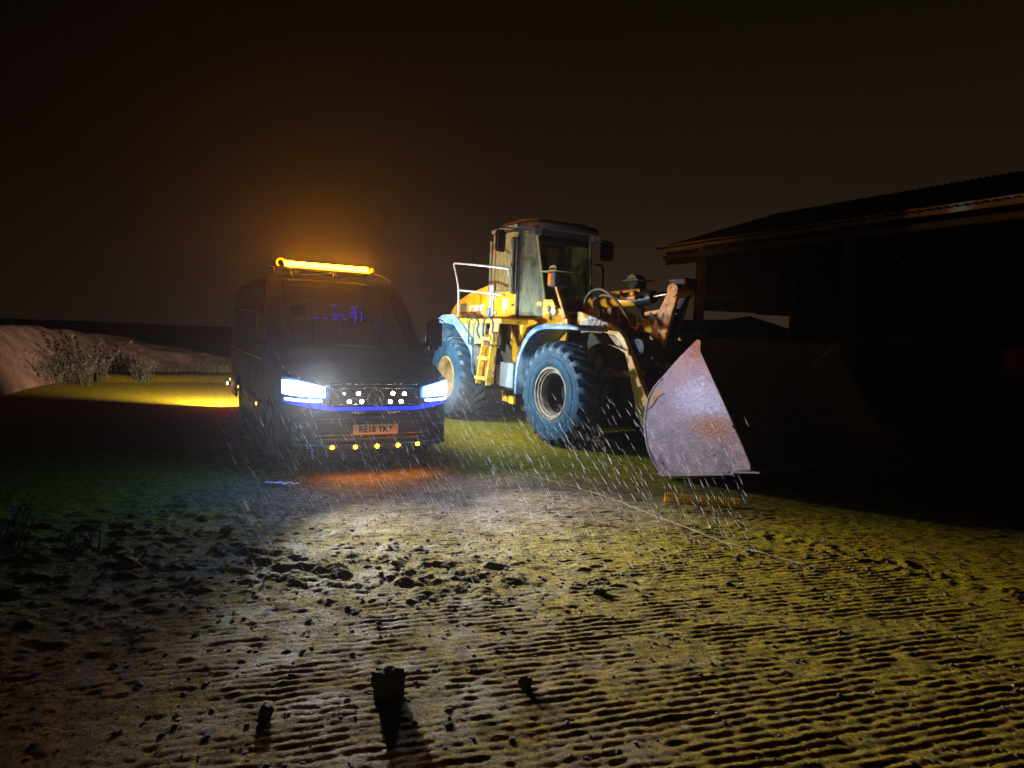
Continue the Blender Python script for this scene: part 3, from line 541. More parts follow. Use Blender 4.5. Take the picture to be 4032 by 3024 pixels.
# front frame (its own heading: the machine is slightly steered)
mb = MB(); mb.side([(.30, .72), (.30, 1.4), (.75, 1.9), (1.25, 1.9), (2.2, 1.2), (2.25, .7), (1.6, .55)], -.40, .40); P_('front_frame', mb, 'chassis', bevel=.02, front=True)
mb = MB(); mb.box((1.65, 0, .78), (.40, 1.7, .40)).cyl((1.65, -.75, .8), (1.65, .75, .8), .2, 20); P_('front_axle', mb, 'chassis', bevel=.04, front=True)
for s in (-1, 1):
    ya, yb = sorted((s * .80, s * .74))
    tw = P_('tower_plate', MB().side([(.60, 2.25), (.63, 2.28), (.85, 2.275), (.89, 2.24), (.95, 2.16), (1.02, 2.13), (1.09, 2.12), (1.28, 1.95), (1.30, 1.75), (1.2, 1.4), (.75, 1.3), (.60, 1.6)], ya, yb), 'yellow', bevel=.008, front=True)
    P_('tower_bolt', MB().cyl((.84, s * .80, 1.97), (.84, s * .815, 1.97), .035, 12).cyl((.80, s * .80, 2.11), (.80, s * .808, 2.11), .045, 14), 'chassis', tw, front=True)
    P_('tower_pin', MB().cyl((.96, s * .80, 2.07), (.96, s * .85, 2.07), .07, 20), 'galv', tw, bevel=.012, front=True)
    P_('tower_slot', MB().tube(smoothpath([(.72, s * .803, 2.14), (.79, s * .803, 2.165), (.845, s * .803, 2.10), (.83, s * .803, 2.03), (.88, s * .803, 1.96), (.84, s * .803, 1.90)], 4), .008, 6), 'frame_dark', tw, front=True)
    fo = [(.70, .70), (.69, .95), (.715, 1.18), (.76, 1.33), (.83, 1.46), (.90, 1.58), (.99, 1.68), (1.10, 1.755), (1.24, 1.81), (1.40, 1.84), (1.52, 1.85), (2.06, 1.85), (2.28, 1.81)]
    fi = [(.755, .70), (.75, .95), (.78, 1.16), (.83, 1.31), (.90, 1.43), (.97, 1.53), (1.05, 1.61), (1.15, 1.68), (1.27, 1.735), (1.41, 1.765), (1.52, 1.775), (2.05, 1.775), (2.27, 1.76)]
    ya, yb = sorted((s * 1.375, s * .80))
    mb = MB(); mb.side(fo + fi[::-1], ya, yb); P_('front_mudguard', mb, 'guard', None, .008, True, 45)
    lp_ = P_('lamp_post', MB().beam((1.36, s * .88, 1.96), (1.07, s * .88, 2.48), .07, .06), 'yellow_worn', bevel=.008, front=True)
    P_('lamp_body', MB().box((1.09, s * .88, 2.575), (.20, .27, .235)), 'frame_dark', lp_, bevel=.02, front=True)
    P_('lamp_lens', MB().box((1.195, s * .88 - .02 * s, 2.57), (.012, .19, .19)), 'lamp_glass', lp_, bevel=.004, front=True)
    P_('indicator', MB().box((1.05, s * 1.005, 2.575), (.09, .035, .19)), 'orange_lens', lp_, bevel=.01, front=True)
    P_('lamp_hood', MB().box((1.10, s * .88, 2.70), (.40, .40, .018)), 'olive', lp_, bevel=.004, front=True)
    P_('lamp_cowl', MB().lathe([(.0, -.11), (.13, -.11), (.15, 0), (.13, .11), (0, .11)], 18, lambda r, a, t: (1.06 + r * .9 * math.cos(t), a + s * .86, 2.712 + r * .7 * max(0, math.sin(t)))), 'olive', lp_, front=True)
    # lift arm: slab with curved top edge
    up = [(1.36, 2.05), (1.39, 2.085), (1.80, 1.975), (2.19, 1.865), (2.34, 1.79), (2.47, 1.67), (2.57, 1.52), (2.63, 1.43), (2.82, 1.10), (2.98, .86), (3.55, .72), (3.78, .62)]
    lo = [(1.36, 1.84), (1.47, 1.81), (1.70, 1.795), (1.93, 1.77), (2.26, 1.71), (2.38, 1.64), (2.44, 1.56), (2.50, 1.44), (2.62, 1.12), (2.72, .85), (2.78, .60), (2.95, .43), (3.75, .38)]
    ya, yb = sorted((s * .66, s * .56))
    arm = P_('lift_arm', MB().side(up + lo[::-1], ya, yb), 'yellow', None, .008, True, 40)
    P_('arm_inner_plate', MB().side([(1.95, 1.76), (2.30, 1.66), (2.44, 1.52), (2.40, 1.47), (2.16, 1.585)], *sorted((s * .55, s * .50))), 'rim', arm, .004, True)
    P_('arm_lip', MB().side([(1.47, 1.805), (1.68, 1.79), (1.98, 1.755), (1.98, 1.74), (1.7, 1.76), (1.48, 1.735)], *sorted((s * .675, s * .66))), 'rim', arm, .004, True)
    P_('arm_flange', MB().side([(2.14, 1.585), (2.60, 1.50), (2.62, 1.43), (2.40, 1.52)], *sorted((s * .70, s * .655))), 'yellow', arm, .004, True)
    if s < 0:
        mb = MB(); text_into(mb, '921F', .235, (1.83, s * .664, 1.87), (.968, 0, -.25), (.25, 0, .968), .006, .15, .006, wide=1.02); P_('lettering', mb, 'blue_text', arm, 0, True, 0)
    P_('lift_cylinder', MB().cyl((.95, s * .48, 1.05), (2.0, s * .48, 1.12), .09, 18).cyl((2.0, s * .48, 1.12), (2.7, s * .48, 1.18), .05, 14), 'yellow_worn', front=True)
P_('cross_tube', MB().cyl((2.62, -.54, 1.55), (2.62, .54, 1.55), .13, 24), 'frame_dark', front=True)
tb = P_('tilt_cylinder', MB().tube([(1.15, 0, 2.255), (1.19, 0, 2.257), (2.08, 0, 2.30)], .098, 24), 'yellow', bevel=.015, front=True)
P_('cylinder_gland', MB().tube([(2.05, 0, 2.30), (2.12, 0, 2.305), (2.28, 0, 2.325), (2.36, 0, 2.33)], .135, 24, r1=.10), 'black', tb, front=True)
P_('cylinder_rod', MB().cyl((2.30, 0, 2.328), (2.86, 0, 2.378), .045, 18), 'chrome', tb, front=True)
P_('pressure_pipe', MB().tube([(1.30, -.08, 2.395), (1.9, -.09, 2.425), (2.12, -.05, 2.43)], .026, 10), 'yellow_worn', tb, front=True)
P_('pressure_pipe', MB().tube([(1.45, .06, 2.40), (2.1, .05, 2.44)], .02, 8), 'galv', tb, front=True)
P_('pipe_clamp', MB().box((1.72, -.05, 2.385), (.07, .18, .09)).box((2.02, -.06, 2.36), (.10, .16, .12)), 'yellow_worn', tb, bevel=.012, front=True)
for ys_ in (-.30, .10):
    P_('cylinder_mount', MB().side([(1.0, 1.9), (1.02, 2.3), (1.12, 2.36), (1.22, 2.28), (1.35, 1.85)], ys_ + .05, ys_ + .11), 'yellow_worn', bevel=.008, front=True)
BCP = [(2.80, 2.41), (2.83, 2.47), (2.89, 2.495), (2.95, 2.47), (2.985, 2.41), (2.975, 2.33), (2.86, 1.94), (2.76, 1.60), (2.70, 1.45), (2.60, 1.38), (2.50, 1.40), (2.44, 1.52), (2.47, 1.72), (2.56, 2.0), (2.60, 2.06)]
bc = P_('bellcrank', MB().side(BCP, -.16, -.09), 'yellow_worn', bevel=.012, front=True)
P_('crank_far_plate', MB().side(BCP, .06, .13).side([(2.62, 1.75), (2.70, 2.05), (2.76, 2.05), (2.68, 1.75)], -.09, .06), 'frame_dark', bc, bevel=.012, front=True)  # far plate coloured dark for the shade behind the near plate
P_('crank_pin', MB().lathe([(.045, -.18), (.10, -.18), (.10, .18), (.045, .18)], 24, lambda r, a, t: (2.893 + r * math.cos(t), a, 2.395 + r * math.sin(t)), True).cyl((2.893, -.175, 2.395), (2.893, .175, 2.395), .05, 16), 'yellow_worn', bc, front=True)
P_('crank_rib', MB().side([(2.58, 1.90), (2.66, 2.08), (2.74, 2.08), (2.66, 1.62), (2.55, 1.62)], -.172, -.161), 'rim', bc, bevel=.004, front=True)
P_('pivot_boss', MB().lathe([(.05, -.25), (.11, -.25), (.12, -.2), (.12, .25), (.05, .25)], 28, lambda r, a, t: (2.57 + r * math.cos(t), a, 1.47 + r * math.sin(t)), True).cyl((2.57, -.235, 1.47), (2.57, .2, 1.47), .055, 16), 'chassis', bc, bevel=.01, front=True)
P_('bucket_link', MB().beam((2.52, 0, 1.36), (3.85, 0, 1.0), .14, .13), 'chassis', bevel=.02, front=True)
P_('crank_stop', MB().beam((2.30, -.10, 2.06), (2.62, -.10, 2.10), .05, .06), 'yellow_worn', bevel=.006, front=True)
P_('lift_lug', MB().tube([(2.18 + .045 * math.cos(t), -.1, 1.98 + .085 * math.sin(t)) for t in np.linspace(0, 2 * math.pi, 20)], .015, 8), 'galv', front=True)
P_('lamp_box', MB().box((2.42, .55, 2.52), (.36, .30, .24)), 'frame_dark', bevel=.02, front=True)
def zc(px, py, y):      # a point on the loader's front frame seen at that pixel of the linkage
    d = ray(2250 + px * .2411, 1100 + py * .2411); lv = FF.M.to_3x3() @ Vector((0, 1, 0)); o = Vector((*FF.o, 0))
    t = ((o - Vector((0, 0, 1.65))).dot(lv) + y) / d.dot(lv); return FF.M.inverted() @ (Vector((0, 0, 1.65)) + d * t)
for y, pts, r in ((-.30, [(215, 490), (225, 340), (300, 220), (420, 158), (550, 185), (690, 300), (840, 500), (955, 700), (1045, 850)], .024), (-.22, [(300, 470), (345, 360), (430, 285), (560, 255), (700, 290), (850, 315), (1000, 305)], .026), (-.2, [(1290, 560), (1370, 640), (1450, 760)], .020)):
    P_('hydraulic_hose', MB().tube(smoothpath([zc(a, b, y) for a, b in pts], 6), r, 10), 'hose', front=True)
P_('hose_fitting', MB().cyl(zc(940, 305, -.22), zc(1060, 298, -.22), .036, 12), 'yellow_worn', front=True)
P_('hose_fitting', MB().cyl(zc(1060, 770, -.28), zc(1085, 815, -.28), .03, 10), 'orange_lens', front=True)
P_('hose_clip', MB().tube([zc(420 + 40 * math.cos(t), 400 + 80 * math.sin(t), -.1) for t in np.linspace(0, 6.28, 18)], .012, 6), 'galv', front=True)
# bucket
bk = [(4.47, 1.70), (4.27, 1.525), (4.08, 1.345), (3.94, 1.20), (3.83, 1.075), (3.755, .95), (3.725, .82), (3.715, .68), (3.73, .52), (3.765, .40), (3.82, .28), (3.89, .19), (3.97, .11), (4.06, .06), (4.6, .175), (5.18, .295)]
inn = [(a + .03 * (1 if a < 4.3 and b < 1.3 else .7), b + .018) for a, b in bk]
bu = P_('bucket', MB().side(bk + inn[::-1], -1.39, 1.39), 'bucket', None, 0, True, 35)
sp = bk + [(5.30, .345), (5.275, .43), (5.06, .77), (4.53, 1.565), (4.525, 1.685)]
for s in (-1, 1):
    ya, yb = sorted((s * 1.39, s * 1.42))
    pl = P_('side_plate', MB().side(sp, ya, yb), 'bucket', bu, .006, True)
    ya, yb = sorted((s * 1.4205, s * 1.436))
    P_('wear_plate', MB().side([(5.02, .80), (5.09, .74), (5.29, .425), (5.31, .35), (5.06, .285), (5.06, .5)], ya, yb), 'bucket', bu, .01, True)
    P_('edge_rim', MB().side(bk[3:14] + [(a + .022 * (1.2 if i < 8 else .6), b + .004 + .016 * (i > 6)) for i, (a, b) in enumerate(bk[3:14])][::-1], *sorted((s * 1.4205, s * 1.431))), 'bucket', bu, 0, True)
    P_('seam', MB().tube(smoothpath([(3.74, s * 1.421, .80), (3.84, s * 1.421, .86), (3.93, s * 1.421, .98), (4.02, s * 1.421, 1.03)], 5), .010, 6), 'bucket', bu, 0, True)
    P_('corner_paint', MB().side([(3.775, .84), (3.80, .98), (3.90, 1.07), (4.0, 1.03), (3.9, .94), (3.83, .86)], *sorted((s * 1.4203, s * 1.4225))), 'yellow_worn', bu, 0, True)
    for hx, hz in ((3.98, 1.20), (4.07, .19), (4.82, .42)): P_('plate_hole', MB().cyl((hx, s * 1.419, hz), (hx, s * 1.423, hz), .017, 12), 'black', bu, 0, True)
P_('cutting_edge', MB().side([(5.02, .262), (5.05, .296), (5.40, .352), (5.42, .338)], -1.44, 1.44), 'bucket', bu, .004, True)
P_('heel_plate', MB().side([(4.0, .055), (4.05, .085), (5.1, .285), (5.1, .255), (4.08, .035)], -1.45, -1.20), 'bucket', bu, .004, True)
for s in (-1, 1): P_('hinge_ear', MB().side([(3.3, .80), (3.55, .85), (3.76, .95), (3.74, .35), (3.45, .30), (3.3, .5)], *sorted((s * .72, s * .67))), 'chassis', bu, .01, True)

# ------------------------------------------------------------------ van
VN = thing('van', VAN, 'dark panel van facing the yard with headlamps, grille spots and amber lights lit', 'van')
def V_(name, mb, m, parent=None, bevel=0, smooth=35, seg=1): return mb.build(name, m, parent or VN, bevel, smooth, None, seg=seg)
def ip(x, tab):
    xs_ = [t[0] for t in tab]; return float(np.interp(-x, [-a for a in xs_], [t[1] for t in tab]))
wtab = [(0, .74), (-.04, .82), (-.1, .89), (-.2, .945), (-.4, .985), (-.8, 1.01), (-1.6, 1.02), (-6.3, 1.02), (-6.55, .99), (-6.6, .95)]
ttab = [(0, .99), (-.03, 1.05), (-.1, 1.09), (-.3, 1.14), (-.6, 1.22), (-1.07, 1.385), (-1.5, 1.755), (-1.95, 2.13), (-2.15, 2.27), (-2.3, 2.335), (-2.6, 2.38), (-3.5, 2.41), (-6.3, 2.41), (-6.55, 2.36), (-6.6, 2.2)]
def zb(x):
    for xc in (-1.02, -4.75):
        d = x - xc
        if abs(d) < .44: return max(.34, .36 + math.sqrt(.44**2 - d * d))
    return .34
def yside(x, z):
    w = ip(x, wtab); t = max(0, z - 1.25); return w - .085 * t**1.25 - .03 * max(0, .6 - z)
xst = sorted(set([0, -.04, -.1, -.2, -.3, -.45] + [round(-1.02 + .44 * math.cos(t), 3) for t in np.linspace(0, math.pi, 15)] + [-1.6, -1.75, -1.95, -2.15, -2.3, -2.45, -2.6, -3.0, -3.5, -4.0] + [round(-4.75 + .44 * math.cos(t), 3) for t in np.linspace(0, math.pi, 15)] + [-5.4, -5.8, -6.3, -6.5, -6.55, -6.6]), reverse=True)
NS, NC, NT = 9, 5, 13
def ring(x):
    zt = ip(x, ttab); b = zb(x); rc = .07 if x > -1.1 else (.10 if x > -2.2 else .16); out = []
    zs = zt - rc; w = yside(x, zs)
    half = [(-yside(x, b + (zs - b) * k / (NS - 1)), b + (zs - b) * k / (NS - 1)) for k in range(NS)]
    half += [(-(w - rc) - rc * math.cos(math.pi / 2 * k / NC), zs + rc * math.sin(math.pi / 2 * k / NC)) for k in range(1, NC + 1)]
    top = [(-(w - rc) * (1 - 2 * k / (NT - 1)), zt + .035 * (1 - (1 - 2 * k / (NT - 1))**2)) for k in range(1, NT - 1)]
    return half + top + [(-y, z) for y, z in half[::-1]]
rings = [ring(x) for x in xst]; nr = len(rings[0])
F = []
for i in range(len(xst) - 1):
    xm = (xst[i] + xst[i + 1]) / 2
    for k in range(nr - 1):
        istop = NS + NC - 1 <= k < NS + NC - 1 + NT - 1; kk = k - (NS + NC - 1)
        if istop and -2.2 < xm < -1.07 and 1 <= kk < NT - 2: continue                       # windscreen opening
        F.append((i * nr + k, i * nr + k + 1, (i + 1) * nr + k + 1, (i + 1) * nr + k))
mb = MB(); mb.add([(x, y, z) for x, rg in zip(xst, rings) for y, z in rg], F + [tuple(range(nr)), tuple((len(xst) - 1) * nr + k for k in range(nr - 1, -1, -1))])
body = V_('body', mb, 'van_paint', smooth=40)
# windscreen follows the opening
def topz(x, yn): return ip(x, ttab) + .035 * (1 - yn * yn)
Pg = []; gx = np.linspace(-1.10, -2.17, 8); gy = np.linspace(-.86, .86, 11)
for x in gx:
    w = yside(x, ip(x, ttab) - .1) - .1
    for y in gy: Pg.append((x, y * w, topz(x, y) + .004))
V_('windscreen', MB().grid(Pg, 8, 11), 'van_glass', smooth=60)
V_('windscreen_frame', MB().tube([(-1.08, y * 1.0, topz(-1.08, y) + .004) for y in np.linspace(-.84, .84, 12)], .018, 6), 'van_trim')
for s in (-1, 1):
    ws_ = [(-1.50, 1.30), (-2.45, 1.28), (-2.45, 1.95), (-1.95, 1.95), (-1.52, 1.62), (-1.36, 1.36)]
    V_('door_window', MB().add([(x, s * (yside(x, z) + .004), z) for x, z in ws_], [tuple(range(len(ws_)))]), 'lamp_glass', smooth=0)
    V_('window_trim', MB().tube([(x, s * (yside(x, 1.22) + .010), 1.22) for x in np.linspace(-1.7, -6.3, 12)], .010, 6), 'silver')
    V_('side_moulding', MB().tube([(x, s * (ip(x, wtab) + .002), .66) for x in np.linspace(-1.7, -4.0, 8)], .03, 6), 'van_trim')
    V_('sill', MB().box((-2.9, s * 1.0, .30), (2.7, .06, .12)), 'van_trim', bevel=.015)
    for x in (-1.02, -4.75):
        V_('arch_trim', MB().tube([(x + .45 * math.cos(t), s * (ip(x + .45 * math.cos(t), wtab) + .0), .36 + .45 * math.sin(t)) for t in np.linspace(.05, math.pi - .05, 18)], .022, 6), 'van_trim')
    arm_ = V_('mirror', MB().box((-1.42, s * 1.24, 1.62), (.14, .24, .44)), 'van_trim', bevel=.05, seg=2)
    V_('mirror_arm', MB().beam((-1.42, s * .98, 1.42), (-1.42, s * 1.2, 1.5), .09, .08), 'van_trim', arm_, bevel=.02)
    V_('mirror_edge', MB().tube(smoothpath([(-1.335, s * 1.12, 1.80), (-1.335, s * 1.2, 1.835), (-1.335, s * 1.32, 1.825), (-1.335, s * 1.37, 1.78)], 4), .008, 6), 'silver', arm_)
    for x in (-2.13, -4.71, -6.39):
        mk = V_('side_marker', MB().box((x, s * 1.018, .585), (.09, .022, .05)), 'van_trim', bevel=.006)
        V_('marker_lens', MB().box((x, s * 1.032, .585), (.07, .012, .034)), 'marker_led', mk, bevel=.003)
    tl = V_('tail_lamp', MB().box((-6.59, s * .93, .95), (.06, .10, .55)), 'tail_led', bevel=.02)
    V_('A_pillar_trim'.lower(), MB().tube([(x, s * (yside(x, ip(x, ttab) - .07) - .02), ip(x, ttab) - .012) for x in np.linspace(-1.07, -2.1, 8)], .012, 6), 'van_trim')
    V_('bonnet_gap', MB().tube([(x, s * (yside(x, ip(x, ttab)) - .055), ip(x, ttab) + .006) for x in np.linspace(-.08, -1.04, 8)], .006, 6), 'silver')
# wheels
vw = MB(); vw.lathe([(0, -.10), (.06, -.10), (.08, -.06), (.19, -.07), (.215, -.10), (.225, -.105), (.225, 0), (0, 0)], 28)
w0 = V_('wheel', vw, 'van_grille')
MB().lathe([(.22, -.10), (.25, -.115), (.32, -.11), (.345, -.08), (.35, -.02), (.345, .08), (.32, .11), (.22, .10)], 32).build('tyre', 'black', w0)
for i, (x, s) in enumerate(((-1.02, -1), (-1.02, 1), (-4.75, -1), (-4.75, 1))):
    w_ = w0 if i == 0 else dup(w0, VN); w_.location = (x, s * .88, .35); w_.rotation_euler = (0, 0, 0 if s < 0 else math.pi)
V_('underfloor', MB().box((-3.35, 0, .42), (6.2, 1.5, .2)), 'interior', bevel=.02)
# front end
bp = [(-.52, 1.0), (-.34, .985), (-.18, .945), (-.05, .86), (.025, .72), (.055, .45), (.065, 0)]
bpl = bp + [(x, -y) for x, y in bp[::-1][1:]] + [(-.52, -.9), (-.1, -.7), (-.1, .7), (-.52, .9)]
bm_ = V_('bumper', MB().plan(bpl, .30, .735), 'van_trim', bevel=.03, seg=2)
def fx(y): return float(np.interp(abs(y), [p[1] for p in bp[::-1]], [p[0] for p in bp[::-1]]))
for z in (.66, .615, .475, .43, .385):
    V_('bumper_slat', MB().tube([(fx(y) + .006, y, z) for y in np.linspace(-.66, .66, 13)], .010, 6), 'van_grille', bm_)
for y in (-.194, .215): V_('slot_reflector', MB().box((.072, y, .713), (.012, .15, .022)), 'silver', bm_, bevel=.003)
for s in (-1, 1): V_('fog_recess', MB().box((fx(.8) + .01, s * .78, .50), (.04, .16, .16)), 'black', bm_, bevel=.02)
pl = V_('number_plate', MB().box((.085, 0, .526), (.014, .52, .112)), 'plate_white', bevel=.004)
mb = MB(); text_into(mb, 'RE18 YKY', .100, (.0935, 0, .524), (0, 1, 0), (0, 0, 1), .003, 0, .0028, wide=.93); V_('plate_lettering', mb, 'plate_black', pl, smooth=0)
for s in (-1, 1): V_('plate_screw', MB().cyl((.092, s * .235, .526), (.0945, s * .235, .526), .007, 8), 'orange_lens', pl)
V_('grille_panel', MB().front([(-.50, .80), (-.52, .98), (-.45, 1.0), (.45, 1.0), (.52, .98), (.50, .80)], -.02, .03), 'van_grille', bevel=.008)
for z in (.805, .83, .86, .89, .92, .95, .985): V_('grille_bar', MB().box((.036, 0, z), (.016, .98, .010)), 'silver' if z in (.805, .985) else 'van_grille', bevel=.002)
V_('bonnet_lip', MB().tube([(fx(y) - .035, y, 1.035) for y in np.linspace(-.5, .5, 9)], .009, 6), 'silver')
em = V_('emblem', MB().tube([(.055, .088 * math.cos(t), .885 + .088 * math.sin(t)) for t in np.linspace(0, 2 * math.pi, 33)], .009, 8), 'silver')
V_('emblem_back', MB().cyl((.04, 0, .885), (.05, 0, .885), .084, 28), 'van_trim', em)
V_('emblem_stroke', MB().tube([(.056, -.035, .963), (.056, 0, .893), (.056, .035, .963)], .006, 6).tube([(.056, -.070, .935), (.056, -.036, .818), (.056, 0, .885), (.056, .036, .818), (.056, .070, .935)], .006, 6), 'silver', em)
for y, z, r in ((-.36, .93, .009), (-.20, .93, .021), (.20, .93, .021), (.34, .925, .021), (-.30, .84, .021), (-.16, .84, .021), (.17, .835, .021), (.30, .835, .021)):
    sp_ = V_('grille_spot', MB().cyl((.03, y, z), (.052, y, z), r + .009, 16), 'van_trim')
    V_('spot_lens', MB().lathe([(0, .062), (r * .7, .060), (r, .053)], 14, lambda q_, a, t: (a, y + q_ * math.cos(t), z + q_ * math.sin(t))), 'grille_led', sp_)
for s in (-1, 1):
    def lens(y0, y1, f0, f1, off, n=9):
        P_l = []
        for i in range(n):
            t = i / (n - 1); y = y0 + (y1 - y0) * t; za, zb_ = f0(t), f1(t)
            for j in range(5):
                u = j / 4; P_l.append((fx(min(y, .985)) + off - .025 * u * u, s * (y + .012 * (off > .02)), za + (zb_ - za) * u))
        return P_l
    hl = V_('headlamp', MB().grid(lens(.53, .985, lambda t: .865 + .03 * t, lambda t: 1.005 + .11 * t - .05 * max(0, t - .8), .012), 9, 5), 'van_trim', smooth=50)
    V_('headlamp_lens', MB().grid(lens(.56, .965, lambda t: .893 + .02 * t, lambda t: .995 + .085 * t**.7 - .10 * max(0, t - .8), .034), 9, 5), 'head_led', hl, smooth=50)
    V_('daytime_strip', MB().tube([(fx(y) + .012, s * y, .845 + .02 * (y - .5)) for y in np.linspace(.60, .95, 8)], .012, 6), 'small_led' if s < 0 else 'small_led', hl)
    lamp('headlamp_light', 'SPOT', VAN, (.16, s * .76, .985), (1, .22, -.125), 1250, (.92, .93, .90), VN, .07, 74, 1.0)
    lamp('headlamp_spill', 'SPOT', VAN, (.17, s * .80, .985), (1, .35 if s > 0 else .2, -.02), 190 if s > 0 else 50, (.90, .93, 1), VN, .07, 155, 1.0)
    if s < 0:
        for y, z in ((-.615, .99), (-.60, .91)): V_('blue_spot', MB().cyl((.0, y, z), (.035, y, z), .010, 10), 'small_led')
# blue lit strip under the grille, sweeping up below the lamps
yy = np.linspace(-.97, .97, 41)
P_s = []
for y in yy:
    up_ = max(0, abs(y) - .5) / .47
    for dz in (0, .038 + .05 * max(0, min(1, up_ * 2)) * (1 - up_)): P_s.append((fx(y) + .006, y, .742 + .075 * up_**1.2 + dz))
V_('blue_strip', MB().grid(P_s, len(yy), 2), 'blue_led', smooth=60)
# low bar of amber lamps
lb = V_('lower_bar', MB().tube([(.12 - .16 * (abs(y) / .88)**3, y, .338 + .012 * (y / .88)**2) for y in np.linspace(-.88, .88, 25)], .026, 10), 'van_grille')
for y in (-.493, -.245, 0, .25, .494):
    xx = .12 - .16 * (abs(y) / .88)**3 + .03
    V_('amber_lamp', MB().lathe([(0, .018), (.013, .014), (.02, 0)], 12, lambda q_, a, t: (xx + a, y + q_ * math.cos(t), .340 + q_ * math.sin(t))), 'amber_led', lb)
    lamp('amber_light', 'SPOT', VAN, (xx + .05, y, .335), (.42, 0, -1), 5.5, (1, .36, .02), VN, .02, 150, 1)
# roof light bar, with its cables and end pieces
bx0, bz0 = -2.42, 2.535
br = V_('light_bar', MB().box((bx0 + .03, -.06, bz0 - .055), (.26, 1.36, .025)), 'bar_shell', bevel=.008)  # tray shaped to reach forward and shield the bonnet from the tube
V_('bar_tube', MB().tube([(bx0, y, bz0) for y in np.linspace(-.64, .54, 9)], .036, 14), 'bar_led', br)
V_('bar_reflection_strip', MB().box((bx0 + .168, -.05, bz0 - .055), (.012, 1.16, .014)), 'bar_reflection', br)  # glowing strip stands in for the tube's reflection below it
V_('bar_end_ring', MB().tube([(bx0, -.70 + .058 * math.cos(t), bz0 + .008 + .058 * math.sin(t)) for t in np.linspace(.2, 5.2, 22)], .016, 8), 'bar_shell', br)
V_('bar_end_bracket', MB().box((bx0, .61, bz0 - .015), (.03, .07, .09), Matrix.Rotation(-.35, 3, 'X')), 'bar_shell', br, bevel=.015)
for y in (-.55, .05, .50): V_('bar_foot', MB().beam((bx0, y, bz0 - .06), (bx0, y, 2.36), .05, .03), 'van_trim', br)
for pts in ([(0, .56, -.075), (.02, .68, -.06), (.02, .80, -.09), (.02, .90, -.16)], [(0, -.66, -.06), (0, -.75, -.055), (0, -.86, -.05)], [(.02, -.80, -.05), (.03, -.79, -.10), (.03, -.78, -.13)], [(.03, .05, -.06), (.04, .06, -.10), (.04, .085, -.135)], [(.03, .03, -.06), (.04, .035, -.10), (.04, .03, -.14)], [(.03, -.60, -.06), (.04, -.57, -.10), (.04, -.56, -.14)]):
    V_('bar_cable', MB().tube(smoothpath([(bx0 + a, b, bz0 + c) for a, b, c in pts], 4), .007, 6), 'bar_shell', br)
# cab inside: dashboard, seats, bulkhead, lit sign behind the glass
V_('dashboard', MB().box((-1.45, 0, 1.22), (.5, 1.7, .28)), 'interior', bevel=.06, seg=2)
for y in (-.45, .45): V_('seat', MB().box((-2.35, y, 1.05), (.5, .5, .2)).box((-2.6, y, 1.45), (.16, .5, .7)).box((-2.62, y, 1.88), (.1, .26, .2)), 'interior', bevel=.04)
V_('bulkhead', MB().box((-2.85, 0, 1.35), (.03, 1.8, 1.8)), 'interior')
def sx(px, py):     # point of the lit board behind the windscreen
    d = ray(1050 + px * .2652, 980 + py * .2652); fv = VAN.M.to_3x3() @ Vector((1, 0, 0)); o = Vector((*VAN.o, 0))
    t = ((o - Vector((0, 0, 1.65))).dot(fv) - 2.05) / d.dot(fv); return VAN.M.inverted() @ (Vector((0, 0, 1.65)) + d * t)
sb = V_('sign_board', MB().add([sx(600, 790) + Vector((-.02, 0, 0)), sx(1400, 870) + Vector((-.02, 0, 0)), sx(1400, 1060) + Vector((-.02, 0, 0)), sx(600, 1000) + Vector((-.02, 0, 0))], [(0, 1, 2, 3)]), 'interior', smooth=0)
c = sx(1045, 972); mb = MB(); text_into(mb, 'nen', .11, c, (0, .995, .02), (0, -.02, 1), .004, .35, .0, wide=1.15); V_('sign_lettering', mb, 'sign_led', sb, smooth=0)
for (a, b, c_, d_) in ((690, 1020, 765, 1023), (835, 1028, 908, 1031), (980, 1037, 1048, 1040), (1128, 1046, 1198, 1049), (960, 835, 1035, 842)):
    V_('sign_light', MB().beam(sx(a, b), sx(c_, d_), .01, .022), 'sign_led', sb)
V_('sign_edge', MB().beam(sx(590, 1012), sx(680, 1020), .008, .012).beam(sx(530, 752), sx(720, 765), .008, .012).beam(sx(1080, 1195), sx(1350, 1205), .006, .008), 'sign_dim', sb)
for k in range(5): V_('sign_figure', MB().beam(sx(1245 + 8 * (k % 2), 880 + k * 32), sx(1325 - 10 * (k % 2), 890 + k * 34), .008, .014), 'sign_led', sb)
V_('sign_figure', MB().tube([sx(1255, 868), sx(1340, 870), sx(1355, 850)], .008, 6).tube([sx(1395, 930), sx(1415, 960), sx(1412, 1040), sx(1395, 1075)], .010, 6).tube([sx(1300, 900), sx(1330, 980), sx(1310, 1085)], .010, 6), 'sign_led', sb)
V_('windscreen_tag', MB().add([sx(1700, 1050), sx(1760, 1055), sx(1758, 1130), sx(1700, 1130)], [(0, 1, 2, 3)]), 'sign_dim', sb, smooth=0)
V_('windscreen_tag', MB().beam(sx(285, 900), sx(288, 1010), .008, .014), 'sign_dim', sb)
